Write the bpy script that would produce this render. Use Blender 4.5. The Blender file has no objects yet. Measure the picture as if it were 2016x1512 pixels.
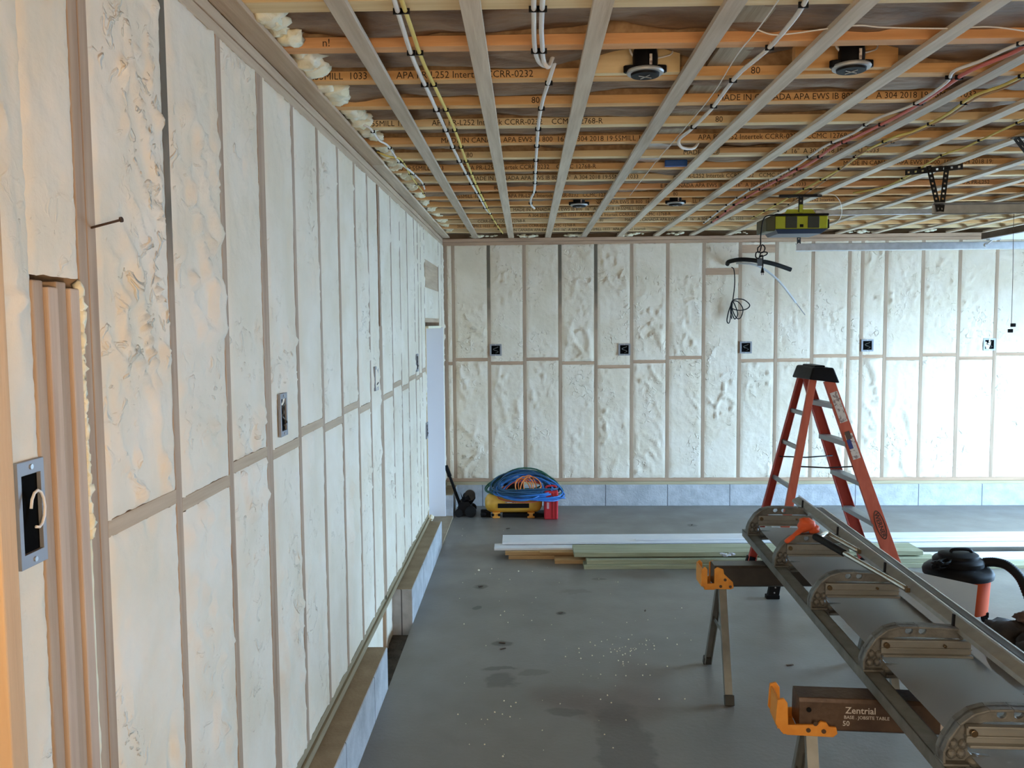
import bpy, bmesh, math, random
from math import sin, cos, pi, radians as R, atan2, sqrt
from mathutils import Vector as V, Matrix, noise
random.seed(7)
SC = bpy.context.scene
COL = SC.collection

# ------------------------------------------------------------------ camera
FP, PITCH, YAW, ROLL, CH = 1654.94, .0713, .0182, -.0089, 2.1068
R0 = V((cos(YAW), sin(YAW), 0)); U0 = V((-sin(YAW)*sin(PITCH), cos(YAW)*sin(PITCH), cos(PITCH)))
FW = V((-sin(YAW)*cos(PITCH), cos(YAW)*cos(PITCH), -sin(PITCH)))
RT = R0*cos(ROLL) + U0*sin(ROLL); UP = U0*cos(ROLL) - R0*sin(ROLL)
cam = bpy.data.cameras.new('camera'); co = bpy.data.objects.new('camera', cam); COL.objects.link(co)
co.matrix_world = Matrix(((RT.x, UP.x, -FW.x, 0), (RT.y, UP.y, -FW.y, 0), (RT.z, UP.z, -FW.z, CH), (0, 0, 0, 1)))
cam.sensor_width = 36; cam.lens = FP/2016*36; cam.clip_start = .05
SC.camera = co
SC.view_settings.view_transform = 'Standard'; SC.view_settings.look = 'None'
SC.view_settings.gamma = 1; SC.view_settings.exposure = 0.0; SC.view_settings.use_curve_mapping = False

def ray(px, py):
    return RT*(px-1008) - UP*(py-756) + FW*FP
def at_z(px, py, z): r = ray(px, py); return V((0, 0, CH)) + r*((z-CH)/r.z)
def at_y(px, py, y): r = ray(px, py); return V((0, 0, CH)) + r*(y/r.y)
def at_x(px, py, x): r = ray(px, py); return V((0, 0, CH)) + r*(x/r.x)

# ------------------------------------------------------------------ world, daylight, lamps
W = bpy.data.worlds.new('sky'); SC.world = W; W.use_nodes = True
bg = W.node_tree.nodes['Background']; bg.inputs[0].default_value = (.43, .69, 1, 1); bg.inputs[1].default_value = 52.0
def area(name, loc, rot, sx, sy, energy, col, portal=False, spread=pi):
    l = bpy.data.lights.new(name, 'AREA'); l.shape = 'RECTANGLE'; l.size = sx; l.size_y = sy
    l.energy = energy; l.color = col; l.spread = spread
    if portal: l.cycles.is_portal = True
    o = bpy.data.objects.new(name, l); COL.objects.link(o); o.location = loc; o.rotation_euler = rot
    return o
XR = 6.9                                   # right wall
DY0, DY1, DZ = 5.45, 7.95, 2.15            # open overhead door in the right wall
area('sky_portal', (XR+.05, (DY0+DY1)/2, DZ/2), (0, R(90), 0), DZ, DY1-DY0, 1, (1, 1, 1), portal=True)
area('side_fill', (XR-.3, 2.2, 1.2), (0, R(90), 0), 1.2, 1.6, 8, (.85, .92, 1))  # added cool fill lamp; the wall has no door opening here
area('rear_warm_fill', (1.5, -2.9, 1.7), (R(90), 0, 0), 2.4, 1.4, 84, (1, .82, .63))  # added warm fill lamp behind the camera; no window there
pl = bpy.data.lights.new('work_lamp', 'POINT'); pl.energy = 42; pl.color = (1, .66, .36); pl.shadow_soft_size = .12
po = bpy.data.objects.new('work_lamp', pl); COL.objects.link(po); po.location = (-.15, .35, 2.0)

# ------------------------------------------------------------------ materials
MATS = {}
def mat(name, col, rough=.6, metal=0.0, col2=None, nscale=8, stretch=(1, 1, 1), bump=0.0, bscale=60, detail=4, spec=.5, ramp=(.35, .65)):
    if name in MATS: return MATS[name]
    m = bpy.data.materials.new(name); m.use_nodes = True; MATS[name] = m
    nt = m.node_tree; N = nt.nodes; L = nt.links; b = N['Principled BSDF']
    b.inputs['Base Color'].default_value = (*col, 1); b.inputs['Roughness'].default_value = rough
    b.inputs['Metallic'].default_value = metal; b.inputs['Specular IOR Level'].default_value = spec
    tc = N.new('ShaderNodeTexCoord'); mp = N.new('ShaderNodeMapping'); mp.inputs['Scale'].default_value = stretch
    L.new(tc.outputs['Object'], mp.inputs[0])
    if col2:
        n = N.new('ShaderNodeTexNoise'); n.inputs['Scale'].default_value = nscale; n.inputs['Detail'].default_value = detail
        L.new(mp.outputs[0], n.inputs[0]); cr = N.new('ShaderNodeValToRGB')
        cr.color_ramp.elements[0].position = ramp[0]; cr.color_ramp.elements[1].position = ramp[1]
        cr.color_ramp.elements[0].color = (*col, 1); cr.color_ramp.elements[1].color = (*col2, 1)
        L.new(n.outputs[0], cr.inputs[0]); L.new(cr.outputs[0], b.inputs['Base Color'])
    if bump:
        n2 = N.new('ShaderNodeTexNoise'); n2.inputs['Scale'].default_value = bscale; n2.inputs['Detail'].default_value = 5
        L.new(mp.outputs[0], n2.inputs[0]); bp = N.new('ShaderNodeBump'); bp.inputs['Strength'].default_value = bump
        bp.inputs['Distance'].default_value = .01
        L.new(n2.outputs[0], bp.inputs['Height']); L.new(bp.outputs[0], b.inputs['Normal'])
    return m
def wood(name, c1, c2, axis, rough=.7):
    st = {'x': (1.2, 22, 22), 'y': (22, 1.2, 22), 'z': (22, 22, 1.2)}[axis]
    return mat(name, c1, rough, 0, c2, 1.6, st, .25, 3, detail=6, spec=.25, ramp=(.3, .7))
M_foam = mat('spray_foam', (.80, .70, .54), .75, 0, (.885, .795, .655), 3.5, bump=.75, bscale=16, spec=.3)
def chips(m):
    N = m.node_tree.nodes; L = m.node_tree.links; b = N['Principled BSDF']; prev = b.inputs['Normal'].links[0].from_socket
    tc = N.new('ShaderNodeTexCoord'); n = N.new('ShaderNodeTexNoise'); n.inputs['Scale'].default_value = 17; n.inputs['Detail'].default_value = 3; n.inputs['Distortion'].default_value = 1.2
    n3 = N.new('ShaderNodeTexNoise'); n3.inputs['Scale'].default_value = 2.2; L.new(tc.outputs['Object'], n3.inputs[0])
    L.new(tc.outputs['Object'], n.inputs[0]); mr = N.new('ShaderNodeMapRange'); mr.inputs[1].default_value = .57; mr.inputs[2].default_value = .73; L.new(n.outputs[0], mr.inputs[0])
    m3 = N.new('ShaderNodeMapRange'); m3.inputs[1].default_value = .48; m3.inputs[2].default_value = .62; L.new(n3.outputs[0], m3.inputs[0])
    mu = N.new('ShaderNodeMath'); mu.operation = 'MULTIPLY'; L.new(mr.outputs[0], mu.inputs[0]); L.new(m3.outputs[0], mu.inputs[1])
    bp_ = N.new('ShaderNodeBump'); bp_.inputs['Strength'].default_value = 1; bp_.inputs['Distance'].default_value = .010
    L.new(mu.outputs[0], bp_.inputs['Height']); L.new(prev, bp_.inputs['Normal']); L.new(bp_.outputs[0], b.inputs['Normal'])
chips(M_foam)
M_foamfresh = mat('raw_foam', (.86, .79, .55), .7, 0, (.93, .88, .70), 12, bump=.6, bscale=40, spec=.3)
M_stud = wood('stud_wood', (.36, .25, .17), (.50, .37, .26), 'z')
M_trim = wood('light_stud_wood', (.46, .33, .24), (.62, .47, .35), 'z')
def topstain(m0):
    m = m0.copy(); m.name = 'water_darkened_stud_wood'; N = m.node_tree.nodes; L = m.node_tree.links; b = N['Principled BSDF']
    src = b.inputs['Base Color'].links[0].from_socket; tc = N.new('ShaderNodeTexCoord'); sp = N.new('ShaderNodeSeparateXYZ'); L.new(tc.outputs['Object'], sp.inputs[0])
    nz = N.new('ShaderNodeTexNoise'); nz.inputs['Scale'].default_value = 6; L.new(tc.outputs['Object'], nz.inputs[0]); ma = N.new('ShaderNodeMath'); ma.operation = 'ADD'
    L.new(sp.outputs[2], ma.inputs[0]); L.new(nz.outputs[0], ma.inputs[1]); mr = N.new('ShaderNodeMapRange'); mr.inputs[1].default_value = 2.55; mr.inputs[2].default_value = 3.1; L.new(ma.outputs[0], mr.inputs[0])
    mx = N.new('ShaderNodeMix'); mx.data_type = 'RGBA'; L.new(mr.outputs[0], mx.inputs[0]); L.new(src, mx.inputs[6]); mx.inputs[7].default_value = (.15, .125, .09, 1); L.new(mx.outputs[2], b.inputs['Base Color']); return m
M_studh = topstain(M_stud)
M_studd = wood('weathered_stud_wood', (.17, .14, .11), (.30, .235, .18), 'z')
M_platey = wood('plate_wood_y', (.42, .30, .195), (.57, .43, .295), 'y')
M_platex = wood('plate_wood_x', (.40, .26, .17), (.56, .38, .25), 'x')
M_sill = wood('sill_wood_x', (.40, .34, .21), (.52, .44, .28), 'x')
M_silly = wood('sill_wood_y', (.25, .20, .12), (.36, .29, .18), 'y')
M_strap = wood('strapping_wood', (.50, .39, .275), (.68, .56, .42), 'y')
M_strap2 = wood('grey_strapping_wood', (.42, .33, .235), (.58, .475, .36), 'y')
M_joist = wood('joist_flange_wood', (.62, .33, .12), (.78, .47, .21), 'x')
M_joist2 = wood('pale_joist_wood', (.66, .47, .24), (.80, .62, .36), 'x')
M_joist3 = wood('orange_joist_wood', (.60, .29, .11), (.76, .40, .18), 'x')
M_osb = mat('web_board', (.35, .20, .09), .8, 0, (.5, .32, .16), 30)
M_insul = mat('insulation_facing', (.15, .083, .040), .55, 0, (.29, .18, .10), 5, (1, 2.5, 1), .8, 14, spec=.45)
M_pine = wood('pine_board', (.74, .55, .28), (.84, .66, .38), 'x')
M_post = wood('amber_post_wood', (.42, .29, .175), (.49, .35, .215), 'z')
M_greyblk = wood('grey_block_wood', (.30, .24, .16), (.46, .38, .27), 'y')
M_ink = mat('black_ink', (.035, .022, .012), .8)
M_conc = mat('curb_concrete', (.40, .41, .42), .85, 0, (.52, .53, .54), 9, bump=.5, bscale=50, spec=.2)
M_conctop = mat('dusty_concrete', (.30, .23, .15), .9, 0, (.38, .30, .20), 7, bump=.3, bscale=60, spec=.2)
M_dirt = mat('dirt', (.05, .04, .03), .95, 0, (.10, .08, .06), 14, bump=.8)
M_galv = mat('galvanised_steel', (.52, .54, .56), .38, .85, (.62, .64, .66), 20)
M_cast = mat('cast_aluminium', (.135, .138, .128), .55, .35, (.205, .208, .19), 22, bump=.25, bscale=70)
M_alu = mat('brushed_aluminium', (.27, .275, .25), .42, .5, (.35, .355, .325), 6, (1, 1, 1))
M_railg = mat('painted_rail_grey', (.15, .155, .135), .5, .3, (.21, .215, .19), 14, bump=.1)
M_anvil = mat('anvil_rail_grey', (.27, .27, .245), .5, .25, (.33, .33, .30), 14, bump=.1)
M_railb = mat('edge_highlight_metal', (.80, .82, .84), .25, .9)  # edge highlight put into the colour of thin bright strips
M_sheet = mat('coil_sheet_metal', (.23, .22, .195), .42, .25)
M_sheetw = mat('coil_sheet_pale', (.36, .31, .25), .5, .0)
M_blk = mat('black_plastic', (.005, .005, .006), .55, spec=.16)
M_rub = mat('black_rubber', (.008, .008, .008), .7, spec=.25)
M_blksteel = mat('black_perforated_steel', (.015, .015, .015), .5, .1, spec=.3)
M_chrome = mat('chrome_tube', (.62, .60, .54), .22, 1)
M_brass = mat('brass_bolt', (.18, .13, .075), .3, .8)
M_brown = mat('brown_painted_steel', (.055, .030, .018), .38, .3, (.10, .06, .035), 9, bump=.15)
M_darkst = mat('dark_painted_steel', (.035, .032, .028), .3, .4, (.07, .06, .05), 6)
M_orange = mat('orange_paint', (.85, .36, .05), .5, 0, (.74, .28, .03), 16)
M_leg = mat('grey_leg_steel', (.20, .205, .185), .45, .4, (.27, .275, .245), 10)
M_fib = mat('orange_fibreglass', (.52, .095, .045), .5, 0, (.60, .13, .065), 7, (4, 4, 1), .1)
M_fibd = mat('darker_fibreglass', (.36, .045, .028), .5, 0, (.44, .06, .035), 7, (4, 4, 1))  # darker copy of the ladder colour, used on the far rails
M_step = mat('step_aluminium', (.34, .35, .34), .45, .6)
M_paper = mat('label_paper', (.72, .66, .60), .7, 0, (.30, .22, .20), 40, ramp=(.52, .62))
M_lblue = mat('blue_label', (.03, .05, .22), .6)
M_yel = mat('yellow_tank_paint', (.80, .42, .045), .35, 0, (.86, .50, .08), 5)
M_red = mat('red_plastic', (.50, .02, .03), .4)
M_hoseb = mat('blue_hose', (.03, .17, .50), .4)
M_hoseb2 = mat('dark_blue_hose', (.02, .085, .17), .4)
M_hoseg = mat('green_hose', (.02, .11, .07), .5)
M_hoser = mat('red_hose', (.55, .08, .06), .5)
M_hoseo = mat('orange_cord', (.75, .22, .04), .5)
M_lime = mat('lime_plastic', (.42, .46, .02), .4)
M_limed = mat('dark_vent_plastic', (.03, .035, .025), .5)
M_whitep = mat('white_cable', (.78, .75, .70), .5)
M_yelp = mat('yellow_cable', (.70, .52, .12), .5)
M_redp = mat('red_cable', (.60, .14, .10), .5)
M_brnp = mat('brown_cable', (.40, .22, .10), .5)
M_ring = mat('grey_trim_ring', (.42, .43, .42), .4, .3)
M_white = mat('white_paint', (.80, .79, .80), .5)
M_wboard = mat('white_primed_board', (.82, .82, .82), .5, 0, (.76, .77, .78), 5)
M_treat = wood('treated_lumber', (.30, .31, .19), (.46, .46, .31), 'x')
M_brnlum = wood('brown_lumber', (.46, .28, .12), (.62, .40, .20), 'x')
M_boxg = mat('box_ring_grey', (.28, .29, .31), .5, .3)
M_boxi = mat('box_shade_black', (.003, .003, .003), .9, spec=.05)  # near-black colour for the shade inside the open boxes
M_blue = mat('blue_plastic', (.01, .08, .30), .4)
M_vaco = mat('orange_drum', (.50, .065, .010), .7, spec=.15)
M_bag = mat('dark_cloth', (.018, .015, .013), .85, 0, (.05, .035, .028), 8, bump=.8, bscale=12)
M_bagb = mat('brown_cloth', (.10, .06, .045), .85, 0, (.20, .13, .10), 8, bump=.8, bscale=12)
M_glove = mat('orange_glove_rubber', (.80, .12, .03), .6, bump=.3, bscale=25)
M_wall = mat('sheathing', (.30, .22, .14), .9, 0, (.38, .29, .19), 6)
M_drive = mat('driveway', (.55, .55, .55), .9)
M_scrap = mat('clear_plastic_film', (.45, .47, .50), .2, 0, (.75, .78, .82), 20)

def floor_material():
    m = bpy.data.materials.new('concrete_floor'); m.use_nodes = True
    nt = m.node_tree; N = nt.nodes; L = nt.links; b = N['Principled BSDF']
    tc = N.new('ShaderNodeTexCoord')
    def nz(scale, det=5):
        n = N.new('ShaderNodeTexNoise'); n.inputs['Scale'].default_value = scale; n.inputs['Detail'].default_value = det
        L.new(tc.outputs['Object'], n.inputs[0]); return n
    def mix(fac, c1, c2):
        mx = N.new('ShaderNodeMix'); mx.data_type = 'RGBA'
        if isinstance(fac, float): mx.inputs[0].default_value = fac
        else: L.new(fac, mx.inputs[0])
        for i, c in ((6, c1), (7, c2)):
            if isinstance(c, tuple): mx.inputs[i].default_value = (*c, 1)
            else: L.new(c, mx.inputs[i])
        return mx.outputs[2]
    def ramp(src, a, bb):
        mr = N.new('ShaderNodeMapRange'); mr.inputs[1].default_value = a; mr.inputs[2].default_value = bb
        L.new(src, mr.inputs[0]); return mr.outputs[0]
    c = mix(ramp(nz(.9).outputs[0], .35, .65), (.19, .175, .150), (.235, .218, .192))
    c = mix(ramp(nz(7).outputs[0], .3, .7), c, mix(.5, c, (.19, .175, .150)))
    # stains with a shape of their own: centre, radii, darkness
    st = [(989, 1268, .075, .03, .6), (985, 1340, .10, .06, .45), (984, 1315, .11, .018, .5), (1112, 1402, .12, .03, .4),
          (946, 1155, .06, .03, .65), (938, 1196, .04, .025, .6), (1104, 1207, .035, .02, .7), (1050, 1325, .11, .025, .3),
          (1135, 1165, .13, .03, .25), (1180, 1140, .06, .02, .45), (1110, 1375, .22, .10, .45), (1220, 1385, .30, .16, .5), (1260, 1340, .2, .2, .35), (1230, 1470, .14, .3, .35),
          (1270, 1130, .28, .10, .45), (1362, 1034, .05, .03, .6), (960, 1085, .22, .12, .25), (1450, 1380, .3, .2, .12)]
    nd = nz(9, 4); nd2 = nz(2.6, 3)
    for (px, py, rx, ry, dk) in st:
        p = at_z(px, py, 0)
        dx = N.new('ShaderNodeVectorMath'); dx.operation = 'MULTIPLY_ADD'
        big = rx > .18
        L.new((nd2 if big else nd).outputs['Color'], dx.inputs[0])
        k = rx*1.5
        dx.inputs[1].default_value = (k, k*.8, 0); dx.inputs[2].default_value = (-p.x-k*.5, -p.y-k*.4, 0)
        ad = N.new('ShaderNodeVectorMath'); ad.operation = 'ADD'; L.new(tc.outputs['Object'], ad.inputs[0]); L.new(dx.outputs[0], ad.inputs[1])
        sc = N.new('ShaderNodeVectorMath'); sc.operation = 'MULTIPLY'; sc.inputs[1].default_value = (1/rx, .55/ry, 0); L.new(ad.outputs[0], sc.inputs[0])
        ln = N.new('ShaderNodeVectorMath'); ln.operation = 'LENGTH'; L.new(sc.outputs[0], ln.inputs[0])
        mr = N.new('ShaderNodeMapRange'); mr.inputs[1].default_value = 1.1; mr.inputs[2].default_value = .8 if not big else .5
        mr.inputs[4].default_value = dk; L.new(ln.outputs['Value'], mr.inputs[0])
        c = mix(mr.outputs[0], c, (.035, .028, .022) if not big else (.12, .075, .055))
    L.new(c, b.inputs['Base Color']); b.inputs['Roughness'].default_value = .62
    r2 = ramp(nz(3).outputs[0], .3, .7); mr = N.new('ShaderNodeMapRange'); mr.inputs[3].default_value = .33; mr.inputs[4].default_value = .52
    L.new(r2, mr.inputs[0]); L.new(mr.outputs[0], b.inputs['Roughness'])
    bp = N.new('ShaderNodeBump'); bp.inputs['Strength'].default_value = .12; bp.inputs['Distance'].default_value = .01
    L.new(nz(40).outputs[0], bp.inputs['Height']); L.new(bp.outputs[0], b.inputs['Normal'])
    return m

# ------------------------------------------------------------------ mesh helpers
WL = {}
def wl(o): return WL.get(o.name, V((0, 0, 0))) if o else V((0, 0, 0))
class MB:
    """collects shapes; build() links them as ONE mesh object. Coordinates are world unless local=True."""
    def __init__(s): s.v = []; s.f = []; s.m = Matrix.Identity(4)
    def add(s, vs, fs):
        n = len(s.v); s.v += [s.m @ V(p) for p in vs]; s.f += [tuple(i+n for i in f) for f in fs]; return s
    def box(s, x0, x1, y0, y1, z0, z1):
        return s.add([(x, y, z) for z in (z0, z1) for y in (y0, y1) for x in (x0, x1)],
                     [(0, 2, 3, 1), (4, 5, 7, 6), (0, 1, 5, 4), (2, 6, 7, 3), (0, 4, 6, 2), (1, 3, 7, 5)])
    def hexa(s, b, t):
        return s.add(list(b)+list(t), [(3, 2, 1, 0), (4, 5, 6, 7), (0, 1, 5, 4), (1, 2, 6, 5), (2, 3, 7, 6), (3, 0, 4, 7)])
    def beam(s, p0, p1, w, h, side=(1, 0, 0), w1=None, h1=None):
        p0, p1 = V(p0), V(p1); d = (p1-p0).normalized(); a = V(side); a = (a-d*a.dot(d)).normalized(); b = d.cross(a)
        w1 = w if w1 is None else w1; h1 = h if h1 is None else h1
        q = lambda p, w, h: [p-a*w/2-b*h/2, p+a*w/2-b*h/2, p+a*w/2+b*h/2, p-a*w/2+b*h/2]
        return s.hexa(q(p0, w, h), q(p1, w1, h1))
    def tube(s, pts, r, n=8, cap=True, flat=1.0, closed=False):
        pts = [V(p) for p in pts]; k = len(pts); vs = []; fs = []
        ref = V((0, 0, 1)); pa = None
        for i, p in enumerate(pts):
            d = (pts[min(i+1, k-1)]-pts[max(i-1, 0)]).normalized()
            if pa is None:
                a = d.cross(ref)
                if a.length < .1: a = d.cross(V((0, 1, 0)))
            else: a = pa-d*pa.dot(d)
            a.normalize(); pa = a; b = d.cross(a)
            rr = r[i] if isinstance(r, (list, tuple)) else r
            vs += [p+a*cos(2*pi*j/n)*rr+b*sin(2*pi*j/n)*rr*flat for j in range(n)]
        for i in range(k-1):
            fs += [(i*n+j, i*n+(j+1) % n, (i+1)*n+(j+1) % n, (i+1)*n+j) for j in range(n)]
        if cap: fs += [tuple(range(n-1, -1, -1)), tuple((k-1)*n+j for j in range(n))]
        return s.add(vs, fs)
    def cyl(s, p0, p1, r, n=24, r1=None):
        return s.tube([p0, p1], [r, r if r1 is None else r1], n)
    def lathe(s, prof, c, n=32, axis='z'):
        c = V(c); vs = []; fs = []; k = len(prof)
        for (r, h) in prof:
            for j in range(n):
                a = 2*pi*j/n; u, w = r*cos(a), r*sin(a)
                vs.append(c+(V((u, w, h)) if axis == 'z' else V((h, u, w)) if axis == 'x' else V((w, h, u))))
        for i in range(k-1):
            fs += [(i*n+j, i*n+(j+1) % n, (i+1)*n+(j+1) % n, (i+1)*n+j) for j in range(n)]
        fs += [tuple(range(n-1, -1, -1)), tuple((k-1)*n+j for j in range(n))]
        return s.add(vs, fs)
    def prism(s, outline, fn, t0, t1, holes=()):
        """outline (a, b) pairs; fn(a, b, t) gives the point; filled between t0 and t1, holes cut through"""
        bm = bmesh.new(); loops = [list(outline)]+[list(h) for h in holes]; ed = []
        for lp in loops:
            vv = [bm.verts.new((a, b, 0)) for a, b in lp]
            ed += [bm.edges.new((vv[i], vv[(i+1) % len(vv)])) for i in range(len(vv))]
        bmesh.ops.triangle_fill(bm, use_beauty=True, use_dissolve=False, edges=ed)
        bm.verts.index_update(); P = [(v.co.x, v.co.y) for v in bm.verts]; F = [tuple(v.index for v in f.verts) for f in bm.faces]; bm.free()
        n = len(P); vs = [fn(a, b, t0) for a, b in P]+[fn(a, b, t1) for a, b in P]
        fs = [f for f in F]+[tuple(i+n for i in reversed(f)) for f in F]; o = 0
        for lp in loops:
            m = len(lp); fs += [(o+i, o+(i+1) % m, o+(i+1) % m+n, o+i+n) for i in range(m)]; o += m
        return s.add(vs, fs)
    def blob(s, c, r, seed=0, amp=.3, fr=2.0, sub=3, sq=(1, 1, 1)):
        bm = bmesh.new(); bmesh.ops.create_icosphere(bm, subdivisions=sub, radius=1)
        vs = []
        for v in bm.verts:
            d = v.co.normalized(); k = 1+amp*(noise.noise(d*fr+V((seed*7.3, seed*3.1, 0)))+.5*noise.noise(d*fr*2.7+V((seed, 0, 9))))
            vs.append(V(c)+V((d.x*sq[0], d.y*sq[1], d.z*sq[2]))*r*k)
        fs = [tuple(v.index for v in f.verts) for f in bm.faces]; bm.free(); return s.add(vs, fs)
    def build(s, name, m, parent=None, bevel=0, smooth=False, local=False, seg=2):
        off = V((0, 0, 0)) if local else wl(parent)
        me = bpy.data.meshes.new(name); me.from_pydata([tuple(p-off) for p in s.v], [], s.f)
        bm = bmesh.new(); bm.from_mesh(me); bmesh.ops.recalc_face_normals(bm, faces=bm.faces); bm.to_mesh(me); bm.free()
        me.materials.append(m); o = bpy.data.objects.new(name, me); COL.objects.link(o)
        if parent: o.parent = parent; WL[o.name] = wl(parent)
        if smooth:
            me.shade_smooth() if hasattr(me, 'shade_smooth') else None
            if smooth != 'all':
                me.set_sharp_from_angle(angle=R(38))
        if bevel:
            b = o.modifiers.new('bevel', 'BEVEL'); b.width = bevel; b.segments = seg; b.limit_method = 'ANGLE'; b.angle_limit = R(40)
        return o
def lab(o, label=None, cat=None, group=None, kind=None):
    for k, v in (('label', label), ('category', cat), ('group', group), ('kind', kind)):
        if v: o[k] = v
    return o
def thing(name, label, cat, loc=(0, 0, 0), group=None):
    o = bpy.data.objects.new(name, None); COL.objects.link(o); o.location = loc; WL[o.name] = V(loc)
    o.empty_display_size = .1
    return lab(o, label, cat, group)
def single(mb, name, m, label, cat, group=None, **kw):
    """a thing that is one mesh: origin at the middle of its base"""
    xs = [p.x for p in mb.v]; ys = [p.y for p in mb.v]; zs = [p.z for p in mb.v]
    c = V(((min(xs)+max(xs))/2, (min(ys)+max(ys))/2, min(zs)))
    mb.v = [p-c for p in mb.v]; o = mb.build(name, m, **kw); o.location = c; WL[o.name] = c
    return lab(o, label, cat, group)
def smoothpts(pts, k=6):
    pts = [V(p) for p in pts]; out = []; n = len(pts)
    for i in range(n-1):
        p0, p1, p2, p3 = pts[max(i-1, 0)], pts[i], pts[i+1], pts[min(i+2, n-1)]
        for j in range(k):
            t = j/k
            out.append(.5*((2*p1)+(p2-p0)*t+(2*p0-5*p1+4*p2-p3)*t*t+(3*p1-p0-3*p2+p3)*t**3))
    out.append(pts[-1]); return out
TXT = {}
def text(s, size, place, name, m, parent, bold=0.0):
    """flat lettering; place(u, v) maps letter coordinates to world points"""
    key = (s, bold)
    if key not in TXT:
        cu = bpy.data.curves.new('t', 'FONT'); cu.body = s; cu.size = 1; cu.resolution_u = 2; cu.offset = bold
        ob = bpy.data.objects.new('t', cu); COL.objects.link(ob)
        dg = bpy.context.evaluated_depsgraph_get(); me = bpy.data.meshes.new_from_object(ob.evaluated_get(dg))
        TXT[key] = ([tuple(v.co) for v in me.vertices], [tuple(p.vertices) for p in me.polygons])
        bpy.data.objects.remove(ob); bpy.data.meshes.remove(me)
    vs, fs = TXT[key]; b = MB(); b.add([place(x*size, y*size) for x, y, z in vs], fs)
    off = wl(parent); me = bpy.data.meshes.new(name); me.from_pydata([tuple(p-off) for p in b.v], [], b.f); me.materials.append(m)
    o = bpy.data.objects.new(name, me); COL.objects.link(o); o.parent = parent; WL[o.name] = wl(parent); return o

# ------------------------------------------------------------------ room constants
XL, YB, BE, CE, S = -.946, 9.632, -.0158, 3.08, .4064
def yb(x): return YB+BE*x                 # the back wall runs very slightly askew
SLABX, YN = -.822, -3.0

# ---- floor
b = MB(); b.box(SLABX, XR, YN, 9.8, -.15, 0); b.box(-1.2, SLABX+.01, YN, 9.8, -.16, -.10)
fl = b.build('floor', floor_material()); lab(fl, kind='structure')
b = MB(); b.box(-1.15, SLABX-.002, 4.70, 5.86, -.10, -.085)
b.build('trench_dirt', M_dirt, fl)
b = MB(); b.box(XR, 30, -12, 30, -.3, -.05); lab(b.build('driveway', M_drive), kind='structure')

# ---- back, right and near walls
def wallframe_back(x, z, t): return V((x, yb(x)-t, z))
b = MB(); b.hexa([(-1.2, yb(-1.2)+.14, 0), (XR, yb(XR)+.14, 0), (XR, yb(XR)+.24, 0), (-1.2, yb(-1.2)+.24, 0)],
                 [(-1.2, yb(-1.2)+.14, 3.6), (XR, yb(XR)+.14, 3.6), (XR, yb(XR)+.24, 3.6), (-1.2, yb(-1.2)+.24, 3.6)])
wback = lab(b.build('wall_back', M_wall), kind='structure')
b = MB(); b.box(-1.25, -1.09, YN, 7.86, -.1, 3.6); b.box(-1.25, -1.09, 9.06, 9.9, -.1, 3.6); b.box(-1.25, -1.09, 7.86, 9.06, 2.10, 3.6)
wleft = lab(b.build('wall_left', M_wall), kind='structure')
b = MB(); b.box(XR, XR+.15, YN, DY0, 0, 3.6); b.box(XR, XR+.15, DY1, 9.9, 0, 3.6); b.box(XR, XR+.15, DY0, DY1, DZ, 3.6)
wright = lab(b.build('wall_right', M_foam), kind='structure')
b = MB(); b.box(-1.25, XR+.15, YN-.1, YN, -.1, 3.6)
lab(b.build('wall_near', M_foam), kind='structure')

# foam: a displaced sheet filling one bay, its edges ragged over the studs
def foam(parent, P, a0, a1, z0, z1, seed, cell=.02, amp=1.0, name='foam_fill', m=None):
    """P(a, z, t): a along the wall, z up, t out of the stud plane"""
    nu = max(6, int((a1-a0)/cell)); nv = max(10, int((z1-z0)/cell)); vs = []; fs = []
    s7 = V((seed*3.7, seed*1.9, 0))
    for j in range(nv+1):
        z = z0+(z1-z0)*j/nv
        for i in range(nu+1):
            a = a0+(a1-a0)*i/nu; q = V((a, z, 0))+s7
            e = min(i, nu-i); ez = min(j, nv-j)
            t = .002+.0035*noise.noise(q*2.2)
            rid = noise.noise(V((q.x*5+q.y*1.5, q.y*2.2, 3)))
            zone = max(0, noise.noise(V((q.x*1.4, q.y*1.1, 11)))+.12)
            lump = max(0, 1-abs(rid)*11)*zone*.036
            knob = max(0, noise.noise(V((q.x*22, q.y*16, 5)))-.28)*.085*zone*1.6
            fine = .0022*noise.noise(q*26)
            e4 = min(1, e*cell/.05); rid2 = noise.noise(V((q.x*11+q.y*3, q.y*4.5, 31)))
            lump += max(0, 1-abs(rid2)*9)*max(0, noise.noise(V((q.x*2.7, q.y*2.1, 41)))-.02)*.030
            t = .002+.0035*noise.noise(q*2.2)+(lump+knob)*amp*e4+fine*amp
            pit = max(0, noise.noise(V((q.x*9, q.y*6, 21)))-.45)*.03
            t -= pit*amp
            t = min(t, .024+(t-.024)*.2) if t > .024 else t
            if e == 0 or ez == 0: t = -.004
            aa = a; zz = z
            if e == 0: aa += (-1 if i == 0 else 1)*(.002+.007*noise.noise(V((z*30, seed, 2)))+.004*noise.noise(V((z*90, seed, 2))))
            if e == 1: t = max(min(t, .004), .001)
            if ez == 0: zz += (-1 if j == 0 else 1)*.006*noise.noise(V((a*30, seed, 5)))
            vs.append(P(aa, zz, t))
    for j in range(nv):
        for i in range(nu): k = j*(nu+1)+i; fs.append((k, k+1, k+nu+2, k+nu+1))
    mb = MB(); mb.add(vs, fs); return mb.build(name, m or M_foam, parent, smooth='all')

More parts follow.
